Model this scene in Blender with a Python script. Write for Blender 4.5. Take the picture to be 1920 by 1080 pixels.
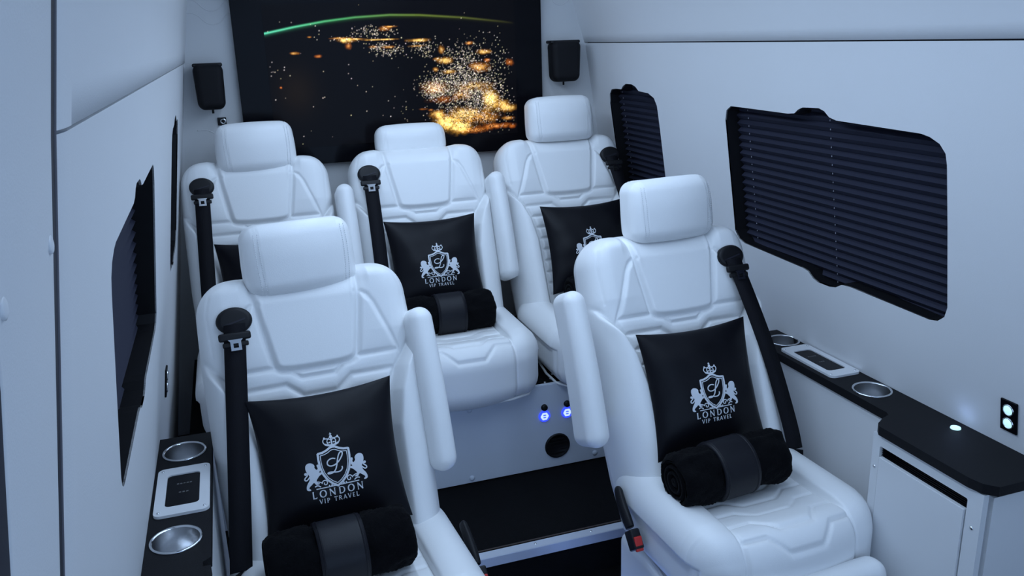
import bpy, bmesh, math, random
import numpy as np
from mathutils import Matrix, Vector
from mathutils.geometry import tessellate_polygon

for o in list(bpy.data.objects): bpy.data.objects.remove(o)
random.seed(7); RNG = np.random.default_rng(11)
scene = bpy.context.scene
COL = scene.collection

# ------------------------------------------------------------------ camera, world, lights, exposure
cam_d = bpy.data.cameras.new('camera'); cam = bpy.data.objects.new('camera', cam_d); COL.objects.link(cam)
cam_d.sensor_width = 36.0; cam_d.lens = 1580.5157 / 1920 * 36.0
cam_d.clip_start = 0.02; cam_d.clip_end = 50
RT = Vector((0.94696, -0.31975, -0.03137)); DN = Vector((-0.12027, -0.26205, -0.95753)); FW = Vector((0.29795, 0.91051, -0.28661))
FW.normalize(); RT = (RT - FW * RT.dot(FW)).normalized(); UP = RT.cross(FW)
cam.matrix_world = Matrix(((RT.x, UP.x, -FW.x, 0), (RT.y, UP.y, -FW.y, 0), (RT.z, UP.z, -FW.z, 1.45), (0, 0, 0, 1)))
scene.camera = cam

world = bpy.data.worlds.new('world'); scene.world = world; world.use_nodes = True
wbg = world.node_tree.nodes['Background']; wbg.inputs['Color'].default_value = (0.44, 0.65, 1.0, 1); wbg.inputs['Strength'].default_value = 1.65

def area_light(name, loc, rot, sx, sy, power, color):
    l = bpy.data.lights.new(name, 'AREA'); l.shape = 'RECTANGLE'; l.size = sx; l.size_y = sy; l.energy = power; l.color = color
    o = bpy.data.objects.new(name, l); COL.objects.link(o); o.location = loc; o.rotation_euler = rot
    return o
# LED panels of the van's ceiling
area_light('ceiling_led_light', (0.33, 1.75, 1.815), (0, math.radians(-35), 0), 0.16, 2.4, 12.5, (0.56, 0.745, 1.0))
area_light('ceiling_led_light', (0.96, 1.75, 1.815), (0, math.radians(35), 0), 0.16, 2.4, 8.0, (0.56, 0.745, 1.0))

vs = scene.view_settings
scene.display_settings.display_device = 'sRGB'
vs.view_transform = 'Standard'; vs.look = 'None'; vs.gamma = 1.0; vs.use_curve_mapping = False
vs.exposure = -0.07

# ------------------------------------------------------------------ materials
MATS = {}
def mat(name, col, rough=0.5, metal=0.0, spec=0.5, bump=0.0, bscale=200.0, var=0.0, vscale=8.0, emit=None, estr=0.0, coat=0.0, sheen=0.0, anis=0.0):
    if name in MATS: return MATS[name]
    m = bpy.data.materials.new(name); m.use_nodes = True
    nt = m.node_tree; b = nt.nodes['Principled BSDF']
    b.inputs['Base Color'].default_value = (*col, 1); b.inputs['Roughness'].default_value = rough
    b.inputs['Metallic'].default_value = metal; b.inputs['Specular IOR Level'].default_value = spec
    b.inputs['Coat Weight'].default_value = coat; b.inputs['Sheen Weight'].default_value = sheen
    b.inputs['Anisotropic'].default_value = anis
    if emit: b.inputs['Emission Color'].default_value = (*emit, 1); b.inputs['Emission Strength'].default_value = estr
    tc = nt.nodes.new('ShaderNodeTexCoord')
    if var > 0:
        n = nt.nodes.new('ShaderNodeTexNoise'); n.inputs['Scale'].default_value = vscale; n.inputs['Detail'].default_value = 4
        nt.links.new(tc.outputs['Object'], n.inputs['Vector'])
        mx = nt.nodes.new('ShaderNodeMix'); mx.data_type = 'RGBA'
        mx.inputs[6].default_value = (*[c * (1 - var) for c in col], 1); mx.inputs[7].default_value = (*[min(1, c * (1 + var)) for c in col], 1)
        nt.links.new(n.outputs['Fac'], mx.inputs[0]); nt.links.new(mx.outputs[2], b.inputs['Base Color'])
    if bump > 0:
        n = nt.nodes.new('ShaderNodeTexNoise'); n.inputs['Scale'].default_value = bscale; n.inputs['Detail'].default_value = 3
        nt.links.new(tc.outputs['Object'], n.inputs['Vector'])
        bp = nt.nodes.new('ShaderNodeBump'); bp.inputs['Strength'].default_value = bump; bp.inputs['Distance'].default_value = 0.002
        nt.links.new(n.outputs['Fac'], bp.inputs['Height']); nt.links.new(bp.outputs['Normal'], b.inputs['Normal'])
    MATS[name] = m
    return m
M_LEATHER = mat('white_leather', (0.87, 0.875, 0.88), 0.40, bump=0.12, bscale=420, var=0.015)
M_VINYL = mat('white_vinyl_lining', (0.74, 0.745, 0.76), 0.62, spec=0.3, bump=0.10, bscale=500, var=0.02, vscale=3)
M_VINYL2 = mat('grey_white_padded_lining', (0.64, 0.645, 0.655), 0.55, spec=0.35, bump=0.10, bscale=500, var=0.02)
M_LACQ = mat('white_lacquer', (0.74, 0.75, 0.77), 0.35, bump=0.03, bscale=300, var=0.01)
M_BASEP = mat('blue_light_tinted_metal', (0.66, 0.71, 0.80), 0.45, bump=0.15, bscale=700, var=0.02)  # white plinth metal, blue light falling on it tinted into the base colour
M_STITCH = mat('white_thread', (0.70, 0.71, 0.73), 0.7, bump=0.1)
M_BLACK = mat('black_plastic', (0.008, 0.008, 0.010), 0.45, spec=0.3, bump=0.06, bscale=400)
M_GLOSS = mat('black_gloss_frame', (0.004, 0.004, 0.006), 0.12, spec=0.09, bump=0.01)
M_GRILLE = mat('black_speaker_grille', (0.007, 0.007, 0.009), 0.6, spec=0.2, bump=0.5, bscale=900)
M_WORK = mat('black_worktop_leatherette', (0.007, 0.007, 0.009), 0.6, spec=0.18, bump=0.35, bscale=600)
M_CARPET = mat('black_carpet', (0.006, 0.006, 0.007), 0.95, spec=0.1, bump=0.9, bscale=350)
M_BLIND = mat('dark_blind_fabric', (0.024, 0.026, 0.046), 0.75, spec=0.2, bump=0.1, bscale=900)
M_WEB = mat('black_webbing', (0.007, 0.007, 0.010), 0.7, spec=0.15, bump=0.4, bscale=900)
M_PILLOW = mat('black_satin_leather', (0.0045, 0.0045, 0.007), 0.42, spec=0.18, bump=0.10, bscale=500)
M_FUR = mat('black_fleece', (0.004, 0.004, 0.005), 0.95, spec=0.05, bump=1.0, bscale=260, sheen=0.02)
M_BAND = mat('black_leather_band', (0.006, 0.006, 0.010), 0.45, spec=0.28, bump=0.1, bscale=500)
M_SILVER = mat('silver_embroidery', (0.72, 0.75, 0.80), 0.5, bump=0.3, bscale=1500)
M_STEEL = mat('brushed_steel', (0.80, 0.81, 0.83), 0.22, metal=1.0, anis=0.6)
M_CHROME = mat('chrome', (0.75, 0.76, 0.78), 0.12, metal=1.0)
M_ALU = mat('brushed_aluminium', (0.62, 0.66, 0.75), 0.5, metal=0.3, spec=0.3)
M_RED = mat('red_plastic', (0.55, 0.025, 0.02), 0.4, bump=0.02)
M_GAP = mat('dark_rubber_seal', (0.008, 0.008, 0.018), 0.6, bump=0.02)
M_LEDW = mat('lit_white_led', (0.6, 0.8, 0.8), 0.3, emit=(0.50, 0.85, 0.95), estr=1.0)
M_LEDB = mat('lit_blue_led', (0.05, 0.1, 0.6), 0.3, emit=(0.03, 0.06, 1.0), estr=1.3)
M_LEDI = mat('lit_pale_blue_icon', (0.5, 0.6, 0.9), 0.3, emit=(0.55, 0.70, 1.0), estr=1.1)

# ------------------------------------------------------------------ mesh helpers
def mesh_from(verts, faces, smooth=True, normals=None, name='mesh'):
    me = bpy.data.meshes.new(name)
    me.from_pydata([tuple(v) for v in np.asarray(verts, float).tolist()], [], [tuple(f) for f in (faces.tolist() if hasattr(faces, 'tolist') else faces)])
    if smooth: me.polygons.foreach_set('use_smooth', [True] * len(me.polygons))
    me.update()
    if normals is not None: me.normals_split_custom_set_from_vertices([tuple(n) for n in np.asarray(normals).tolist()])
    return me
def link(name, data, m=None, parent=None, loc=None, rot=None):
    o = bpy.data.objects.new(name, data); COL.objects.link(o)
    if data is not None and m is not None and len(data.materials) == 0: data.materials.append(m)
    if parent is not None: o.parent = parent
    if loc is not None: o.location = loc
    if rot is not None: o.rotation_euler = rot
    return o
def tag(o, label=None, cat=None, group=None, kind=None):
    if label: o['label'] = label
    if cat: o['category'] = cat
    if group: o['group'] = group
    if kind: o['kind'] = kind
    return o
def struct(name, data, m, parent=None, loc=None, rot=None):
    o = link(name, data, m, parent, loc, rot); o['kind'] = 'structure'; return o
def axis_samples(half, r, n, k=6):
    inner = np.linspace(-(half - r), half - r, max(2, n))
    a = r * np.tan(np.linspace(0, math.pi / 4, k + 1))[1:]
    return np.concatenate([-(half - r) - a[::-1], inner, (half - r) + a])
def rbox(w, d, h, r, nx=2, ny=2, nz=2, k=5):
    """dense rounded box -> verts, normals, quads (centred on the origin)"""
    half = np.array([w, d, h]) / 2; r = min(r, half.min() * 0.999)
    ax = [axis_samples(half[i], r, n, k) for i, n in enumerate((nx, ny, nz))]
    V = []; F = []; off = 0
    for a in range(3):
        b, c = (a + 1) % 3, (a + 2) % 3
        B, C_ = np.meshgrid(ax[b], ax[c], indexing='ij'); nb, nc = B.shape
        for s in (-1, 1):
            P = np.zeros((nb, nc, 3)); P[..., a] = s * half[a]; P[..., b] = B; P[..., c] = C_
            V.append(P.reshape(-1, 3)); idx = np.arange(nb * nc).reshape(nb, nc) + off
            q = np.stack([idx[:-1, :-1], idx[1:, :-1], idx[1:, 1:], idx[:-1, 1:]], -1).reshape(-1, 4)
            F.append(q if s > 0 else q[:, ::-1]); off += nb * nc
    V = np.concatenate(V); F = np.concatenate(F)
    key, first, inv = np.unique(np.round(V, 6), axis=0, return_index=True, return_inverse=True)
    V = V[first]; F = inv.reshape(-1)[F]
    c = np.clip(V, -(half - r), half - r); v = V - c
    n = v / np.maximum(np.linalg.norm(v, axis=1, keepdims=True), 1e-9)
    return c + n * r, n, F
def rbox_mesh(w, d, h, r, loc=(0, 0, 0), rx=0.0, k=3, fn=None, n=2):
    V, N, F = rbox(w, d, h, r, n, n, n, k)
    if fn is not None: V = fn(V.copy())
    if rx: V = V @ np.array(Matrix.Rotation(rx, 3, 'X')).T
    return mesh_from(V + np.array(loc), F)
def box_mesh(x0, x1, y0, y1, z0, z1, bev=0.0):
    bm = bmesh.new(); bmesh.ops.create_cube(bm, size=1.0)
    for v in bm.verts: v.co = Vector(((x0 + x1) / 2 + v.co.x * (x1 - x0), (y0 + y1) / 2 + v.co.y * (y1 - y0), (z0 + z1) / 2 + v.co.z * (z1 - z0)))
    if bev > 0: bmesh.ops.bevel(bm, geom=bm.edges[:], offset=bev, segments=2, affect='EDGES')
    me = bpy.data.meshes.new('box'); bm.to_mesh(me); bm.free(); return me
def lathe(profile, n=32, center=(0, 0, 0), axis='z', sx=1.0, sy=1.0):
    """profile list of (radius, height); open ends"""
    P = np.array(profile); a = np.linspace(0, 2 * math.pi, n, endpoint=False)
    V = np.stack([P[:, 0:1] * np.cos(a) * sx, P[:, 0:1] * np.sin(a) * sy, np.repeat(P[:, 1:2], n, 1)], -1)
    idx = np.arange(len(P) * n).reshape(len(P), n); nx = np.roll(idx, -1, 1)
    F = np.stack([idx[:-1], nx[:-1], nx[1:], idx[1:]], -1).reshape(-1, 4).tolist()
    V = V.reshape(-1, 3)
    if axis == 'y': V = V[:, [0, 2, 1]] * np.array([1, -1, 1])
    if P[-1, 0] > 1e-6 and False: pass
    return V + np.array(center), F
def tube(path, rad, n=8):
    P = np.array(path, float); T = np.gradient(P, axis=0); T /= np.linalg.norm(T, axis=1, keepdims=True)
    ref = np.array([0.0, 0.0, 1.0]) if abs(T[0, 2]) < 0.9 else np.array([1.0, 0, 0])
    A = np.cross(T, ref); A /= np.linalg.norm(A, axis=1, keepdims=True); B = np.cross(T, A)
    a = np.linspace(0, 2 * math.pi, n, endpoint=False); rad = np.broadcast_to(rad, (len(P),))
    V = P[:, None] + rad[:, None, None] * (np.cos(a)[None, :, None] * A[:, None] + np.sin(a)[None, :, None] * B[:, None])
    idx = np.arange(len(P) * n).reshape(len(P), n); nx = np.roll(idx, -1, 1)
    F = np.stack([idx[:-1], nx[:-1], nx[1:], idx[1:]], -1).reshape(-1, 4).tolist()
    F += [list(idx[0])[::-1], list(idx[-1])]
    return V.reshape(-1, 3), F
def merge(parts):
    V = []; F = []; o = 0
    for v, f in parts:
        v = np.asarray(v); V.append(v); F += [tuple(int(i) + o for i in q) for q in f]; o += len(v)
    return np.concatenate(V), F
def strip(path, wdir, width, thick, ndir):
    """flat webbing: width along wdir, thickness along ndir (one vector or one per point)"""
    P = np.array(path, float); n = len(P)
    W = np.broadcast_to(np.array(wdir, float), (n, 3)); N = np.broadcast_to(np.array(ndir, float), (n, 3))
    width = np.broadcast_to(width, (n,))[:, None]
    a, b = P - W * width / 2, P + W * width / 2
    V = np.stack([a - N * thick / 2, b - N * thick / 2, b + N * thick / 2, a + N * thick / 2], 1).reshape(-1, 3)
    F = []
    for i in range(n - 1):
        for k in range(4):
            j = (k + 1) % 4; F.append((i * 4 + k, i * 4 + j, i * 4 + 4 + j, i * 4 + 4 + k))
    F += [(3, 2, 1, 0), tuple((n - 1) * 4 + k for k in range(4))]
    return V, F
def plate(outer, holes, to3d, thick_vec, side=True):
    """flat plate with holes; outer/holes are 2-D loops, to3d(a, b) -> point of the visible face, thick_vec added for the hidden face"""
    loops = [outer] + list(holes); flat = [p for l in loops for p in l]
    tris = tessellate_polygon([[Vector((p[0], p[1], 0)) for p in l] for l in loops])
    A = [np.array(to3d(*p)) for p in flat]; n = len(A); t = np.array(thick_vec)
    V = A + [p + t for p in A]; F = [tuple(x) for x in tris] + [tuple(i + n for i in reversed(x)) for x in tris]
    if side:
        o = 0
        for l in loops:
            m = len(l)
            for i in range(m): F.append((o + i, o + (i + 1) % m, o + (i + 1) % m + n, o + i + n))
            o += m
    me = mesh_from(V, F, smooth=False)
    bm = bmesh.new(); bm.from_mesh(me); bmesh.ops.recalc_face_normals(bm, faces=bm.faces[:]); bm.to_mesh(me); bm.free()
    return me
def circle(cx, cy, r, n=40, sy=1.0): return [(cx + r * math.cos(2 * math.pi * i / n), cy + r * sy * math.sin(2 * math.pi * i / n)) for i in range(n)]
def round_rect(x0, x1, y0, y1, r, n=6):
    out = []
    for cx, cy, a0 in ((x1 - r, y1 - r, 0), (x0 + r, y1 - r, 90), (x0 + r, y0 + r, 180), (x1 - r, y0 + r, 270)):
        for i in range(n + 1):
            a = math.radians(a0 + 90 * i / n); out.append((cx + r * math.cos(a), cy + r * math.sin(a)))
    return out
def chaikin(pts, it=2, closed=True):
    P = np.array(pts, float)
    for _ in range(it):
        if closed:
            Q = np.roll(P, -1, 0); P = np.stack([0.75 * P + 0.25 * Q, 0.25 * P + 0.75 * Q], 1).reshape(-1, P.shape[1])
        else:
            Q = np.stack([0.75 * P[:-1] + 0.25 * P[1:], 0.25 * P[:-1] + 0.75 * P[1:]], 1).reshape(-1, P.shape[1]); P = np.vstack([P[:1], Q, P[-1:]])
    return P

# ------------------------------------------------------------------ the van shell
Y0, YB, ZF, ZP = -1.3, 3.25, -0.13, 0.0       # open cab end, rear wall, lower floor, rear platform
CX, HW, KL = 0.648, 0.887, 0.15
ZS = 1.405                                      # seam between lower and upper lining
ZSS = {1: 1.412, -1: 1.392}
def wallx(side, z): return CX + side * (HW - KL * (z - 0.555))
def wallpt(side, off=0.0): return lambda y, z: (wallx(side, z) - side * off, y, z)
BIG = [(2.262, 1.184), (2.252, 1.214), (2.226, 1.228), (2.173, 1.228), (1.950, 1.226), (1.922, 1.229), (1.905, 1.240), (1.885, 1.247), (1.820, 1.249), (1.800, 1.243), (1.782, 1.229), (1.756, 1.223), (1.480, 1.217), (1.455, 1.212), (1.428, 1.200), (1.412, 1.181), (1.408, 1.156), (1.407, 1.021), (1.408, 0.830), (1.417, 0.805), (1.437, 0.789), (1.462, 0.784), (1.734, 0.790), (1.765, 0.787), (1.790, 0.773), (1.815, 0.768), (1.865, 0.768), (1.885, 0.774), (1.905, 0.790), (1.930, 0.794), (2.215, 0.803), (2.245, 0.812), (2.262, 0.835)]
SMALL = [(3.086, 1.187), (3.078, 1.219), (3.055, 1.239), (3.017, 1.243), (2.969, 1.243), (2.950, 1.256), (2.925, 1.265), (2.875, 1.265), (2.848, 1.258), (2.825, 1.243), (2.752, 1.239), (2.712, 1.224), (2.696, 1.197), (2.693, 1.112), (2.693, 0.86), (2.70, 0.82), (2.725, 0.80), (2.83, 0.795), (2.86, 0.78), (2.92, 0.78), (2.95, 0.795), (3.05, 0.80), (3.075, 0.815), (3.086, 0.85)]
def left_big(loop):
    out = []
    for y, z in loop:
        z2 = 1.245 - (1.228 - z) * 0.83; out.append((0.985 + (y - 1.407) * 0.85 + 0.36 * (1.235 - z2), z2))
    return out
def left_small(loop): return [(y - 0.285, 1.243 - (1.243 - z) * 0.88) for y, z in loop]
WINS = {1: [BIG, SMALL], -1: [left_big(BIG), left_small(SMALL)]}
LDOOR = 0.675                                   # near edge of the left lining, the sliding door starts here
# lower lining panels
def grid_loop(y0, y1, z0, z1): return [(y0, z0), (y1, z0), (y1, z1), (y0, z1)]
wr = struct('wall_right', plate(grid_loop(Y0, YB, ZF, ZSS[1]), WINS[1], wallpt(1), (0.02, 0, 0)), M_VINYL)
wl = struct('wall_left', plate(grid_loop(LDOOR + 0.045, YB, ZF, ZSS[-1]), WINS[-1], wallpt(-1), (-0.02, 0, 0)), M_VINYL)
# upper lining leaning further in, lapping 4 mm over a dark seam
ZT = 1.88
def upx(side, z): return wallx(side, ZSS[side]) - side * ((0.33 if side > 0 else 0.17) * (z - ZSS[side]) + 0.55 * max(0.0, z - 1.62) ** 1.3)
def upper(side, y0, y1):
    zs = np.linspace(ZSS[side] + 0.0035, ZT, 16); V = []; F = []
    prof = [(upx(side, zs[0]) + side * 0.018, zs[0])] + [(upx(side, z) - side * 0.002, z) for z in zs]
    for x, z in prof: V += [(x, y0, z), (x, y1, z)]
    for i in range(len(prof) - 1): F.append((2 * i, 2 * i + 1, 2 * i + 3, 2 * i + 2) if side < 0 else (2 * i, 2 * i + 2, 2 * i + 3, 2 * i + 1))
    return mesh_from(V, F)
struct('trim_1', upper(1, Y0, YB), M_VINYL); struct('trim_2', upper(-1, LDOOR + 0.045, YB), M_VINYL)
# rounded return of the left lining at the door opening
def return_edge(zlo, zhi, fx, rx=0.012):
    V = []; F = []; ry = 0.045; n = 10
    zs = np.linspace(zlo, zhi, 10)
    for z in zs:
        for i in range(n):
            a = math.pi / 2 * i / (n - 1); V.append((fx(z) - (rx - rx * math.cos(a)), LDOOR + ry - ry * math.sin(a), z))
        V.append((fx(z) - 0.09, LDOOR, z))
    for i in range(len(zs) - 1):
        for k in range(n): F.append((i * (n + 1) + k, i * (n + 1) + k + 1, (i + 1) * (n + 1) + k + 1, (i + 1) * (n + 1) + k))
    return mesh_from(V, F)
struct('trim_3', return_edge(ZF, ZSS[-1], lambda z: wallx(-1, z)), M_VINYL)
struct('trim_4', return_edge(ZSS[-1] + 0.0035, ZT, lambda z: upx(-1, z) + 0.002, 0.006), M_VINYL)
# seam backing and door gap seal
def sheet(fx, y0, y1, z0, z1, n=12):
    zs = np.linspace(z0, z1, n); V = []; F = []
    for z in zs: V += [(fx(z), y0, z), (fx(z), y1, z)]
    for i in range(n - 1): F.append((2 * i, 2 * i + 1, 2 * i + 3, 2 * i + 2))
    return mesh_from(V, F)
struct('trim_5', sheet(lambda z: wallx(1, z) + 0.012, Y0, YB, ZSS[1] - 0.03, ZSS[1] + 0.03, 3), M_GAP)
struct('trim_6', sheet(lambda z: wallx(-1, z) - 0.012, LDOOR, YB, ZSS[-1] - 0.03, ZSS[-1] + 0.03, 3), M_GAP)
# sliding door at the left, standing a little proud of the lining; the dark seal shows in the gap
dfx = lambda z: wallx(-1, z) - 0.001 if z < ZSS[-1] else upx(-1, z) - 0.001
door = struct('door_1', None, None)
def door_panel(y0_, y1):
    zs = list(np.linspace(ZF, 1.39, 40)) + list(np.linspace(1.3925, ZT, 40)); r = 0.004; V = []; F = []; n = 5
    for z in zs:
        row = [(dfx(z) - 0.08, y1, z)]
        row += [(dfx(z) - (r - r * math.cos(math.pi / 2 * (1 - i / (n - 1)))), y1 - r + r * math.sin(math.pi / 2 * (1 - i / (n - 1))), z) for i in range(n)]
        y0 = y0_(z)
        row += [(dfx(z) - (r - r * math.cos(math.pi / 2 * i / (n - 1))), y0 + r - r * math.sin(math.pi / 2 * i / (n - 1)), z) for i in range(n)]
        row += [(dfx(z) - 0.08, y0, z)]
        V += row
    m = len(row)
    for i in range(len(zs) - 1):
        for k in range(m - 1): F.append((i * m + k, (i + 1) * m + k, (i + 1) * m + k + 1, i * m + k + 1))
    return mesh_from(V, F)
link('door_panel', door_panel(lambda z: 0.470 + 0.021 * min(1, max(0, (1.35 - z) / 0.08)) + 0.010 * min(1, max(0, (1.25 - z) / 0.15)), LDOOR - 0.020), M_VINYL, door)
link('door_panel', door_panel(lambda z: Y0, 0.44), M_VINYL, door)
dzs = list(np.linspace(ZF, 1.39, 60)) + list(np.linspace(1.3925, ZT, 50))
def seal(y0, y1):
    V = [(dfx(z) - 0.0012, y, z) for z in dzs for y in (y0, y1)]
    return mesh_from(V, [(2 * i, 2 * i + 1, 2 * i + 3, 2 * i + 2) for i in range(len(dzs) - 1)])
link('rubber_seal', seal(LDOOR - 0.0205, LDOOR + 0.004), M_GAP, door); link('rubber_seal', seal(0.435, 0.503), M_GAP, door)
zs_ = np.linspace(ZF, ZT, 30)
V, F = tube([(dfx(z) - 0.0025, LDOOR - 0.002, z) for z in zs_], 0.0025, 8); link('seal_bead', mesh_from(V, F), mat('grey_rubber_bead', (0.10, 0.10, 0.12), 0.5, bump=0.02), door)
for (yy, zz) in ((0.640, 1.322), (0.498, 1.318)):
    V, F = lathe([(0.0068, -0.002), (0.0068, 0.0006), (0.0055, 0.0014), (0.003, 0.002), (0.0, 0.0021)], 20)
    V = np.stack([V[:, 2] + dfx(zz), V[:, 0] + yy, V[:, 1] + zz], -1); link('plug_button', mesh_from(V, F), M_LACQ, door)
# floor, platform, step nosing, ceiling, rear wall
struct('floor', box_mesh(CX - 1.0, CX + 1.0, Y0, 2.06, ZF - 0.05, ZF), M_CARPET)
struct('floor_platform', box_mesh(CX - 1.0, CX + 1.0, 2.045, YB, ZF - 0.05, ZP), M_CARPET)
def ceil_mesh():
    return box_mesh(upx(-1, ZT) - 0.02, upx(1, ZT) + 0.02, Y0, YB + 0.02, ZT, ZT + 0.03)
struct('ceiling', ceil_mesh(), M_VINYL)
def rear_wall():
    zs = [ZF] + list(np.linspace(0.2, ZS, 6)) + list(np.linspace(ZS + 0.05, ZT, 8))
    left = [((wallx(-1, z) if z <= ZS else upx(-1, z)) - 0.015, z) for z in zs]; right = [((wallx(1, z) if z <= ZS else upx(1, z)) + 0.015, z) for z in zs]
    return plate(left + right[::-1], [], lambda x, z: (x, YB, z), (0, 0.03, 0))
wb = struct('wall_back', rear_wall(), M_VINYL2)
# soft embossed quilting lines on the rear lining beside the screen
def emboss(path):
    V, F = tube([(x, YB + 0.0018, z) for x, z in chaikin(path, 2, False)], 0.0028, 8)
    link('embossed_seam', mesh_from(V, F), M_VINYL2, wb)
for dz in (0.0, 0.045, -0.55 + 0.02, -0.6 + 0.02, -0.40):
    emboss([(-0.10, 1.56 + dz), (-0.055, 1.56 + dz), (-0.02, 1.52 + dz), (0.02, 1.52 + dz), (0.045, 1.555 + dz), (0.06, 1.555 + dz)])
    emboss([(1.212, 1.60 + dz), (1.25, 1.60 + dz), (1.28, 1.56 + dz), (1.32, 1.56 + dz), (1.35, 1.595 + dz), (1.38, 1.595 + dz)])
# windows: black lining of each cut-out, dark backing, and a pleated blind in front of it
def loop_tube(loop, side, d0, d1):
    n = len(loop); V = [(wallx(side, z) + side * d, y, z) for d in (d0, d1) for y, z in loop]
    return mesh_from(V, [(i, (i + 1) % n, n + (i + 1) % n, n + i) for i in range(n)], smooth=False)
def inset(loop, d):
    P = np.array(loop); c = P.mean(0); return [tuple(p + (p - c) / np.linalg.norm(p - c) * d) for p in P]
WLAB = {(1, 0): ('large dark pleated window blind drawn on the right wall behind the front seat', 'window_1'),
        (1, 1): ('narrow dark pleated window blind on the right wall beside the rear row seat', 'window_2'),
        (-1, 0): ('large dark pleated window blind seen edge-on in the left wall', 'window_3'),
        (-1, 1): ('narrow dark window blind slit on the left wall by the rear corner', 'window_4')}
for side in (1, -1):
    for k, loop in enumerate(WINS[side]):
        lab, wn = WLAB[(side, k)]
        w = struct(wn, loop_tube(loop, side, 0.0005, 0.075), M_GAP)
        link('frame_lip', loop_tube(inset(loop, -0.003), side, 0.003, 0.07), M_BLACK, w)
        big = inset(loop, 0.03)
        link('window_pane', plate(big, [], lambda y, z, s=side: (wallx(s, z) + s * 0.07, y, z), (side * 0.004, 0, 0)), M_GLOSS, w)
        ys = [p[0] for p in loop]; y0, y1 = min(ys), max(ys); z0, z1 = min(p[1] for p in loop), max(p[1] for p in loop)
        b = link('pleated_blind', None); b.location = (wallx(side, z0), (y0 + y1) / 2, z0)
        tag(b, lab, 'blind', 'pleated window blinds')
        pitch = 0.0232; nz = int((z1 - z0) / pitch) + 1; L = (y1 - y0) / 2 - 0.008
        # one pleat, mesh shared: a folded sheet pointing into the room
        d = 0.013; t = 0.0016; s = -side
        prof = [(0, 0), (s * d, pitch * 0.50), (0, pitch), (-s * t, pitch), (s * (d - t * 1.3), pitch * 0.50), (-s * t, 0)]
        V = [(x, yy, z) for yy in (-L, L) for x, z in prof]
        F = [(i, (i + 1) % 6, 6 + (i + 1) % 6, 6 + i) for i in range(6)] + [(0, 1, 4, 5), (1, 2, 3, 4), (6, 11, 10, 7), (7, 10, 9, 8)]
        pm = mesh_from(V, F, smooth=False); pm.materials.append(M_BLIND)
        for i in range(nz):
            zz = i * pitch
            o = link('pleat', pm, None, b); o.location = (wallx(side, z0 + zz) - wallx(side, z0) + side * 0.046, 0, zz)
        V, F = [], []; parts = []
        for yy in ((-L * 0.86, L * 0.02) if k == 0 else (L * 0.80,)) if side > 0 else (-L * 0.9,):
            if k == 0 and side > 0: yy = -yy
            for i in range(nz):
                zz = i * pitch + pitch * 0.30; x = wallx(side, z0 + zz) - wallx(side, z0) + side * (0.046 - 0.0085)
                parts.append((np.array([(x + a * 0.0008, yy + bb * 0.0009, zz + c * 0.0022) for a in (-1, 1) for bb in (-1, 1) for c in (-1, 1)]), [(0, 1, 3, 2), (4, 6, 7, 5), (0, 4, 5, 1), (2, 3, 7, 6), (0, 2, 6, 4), (1, 5, 7, 3)]))
        V, F = merge(parts); link('pull_cord', mesh_from(V, F, False), mat('pale_cord', (0.30, 0.30, 0.36), 0.6, bump=0.05), b)['kind'] = 'stuff'

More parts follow.
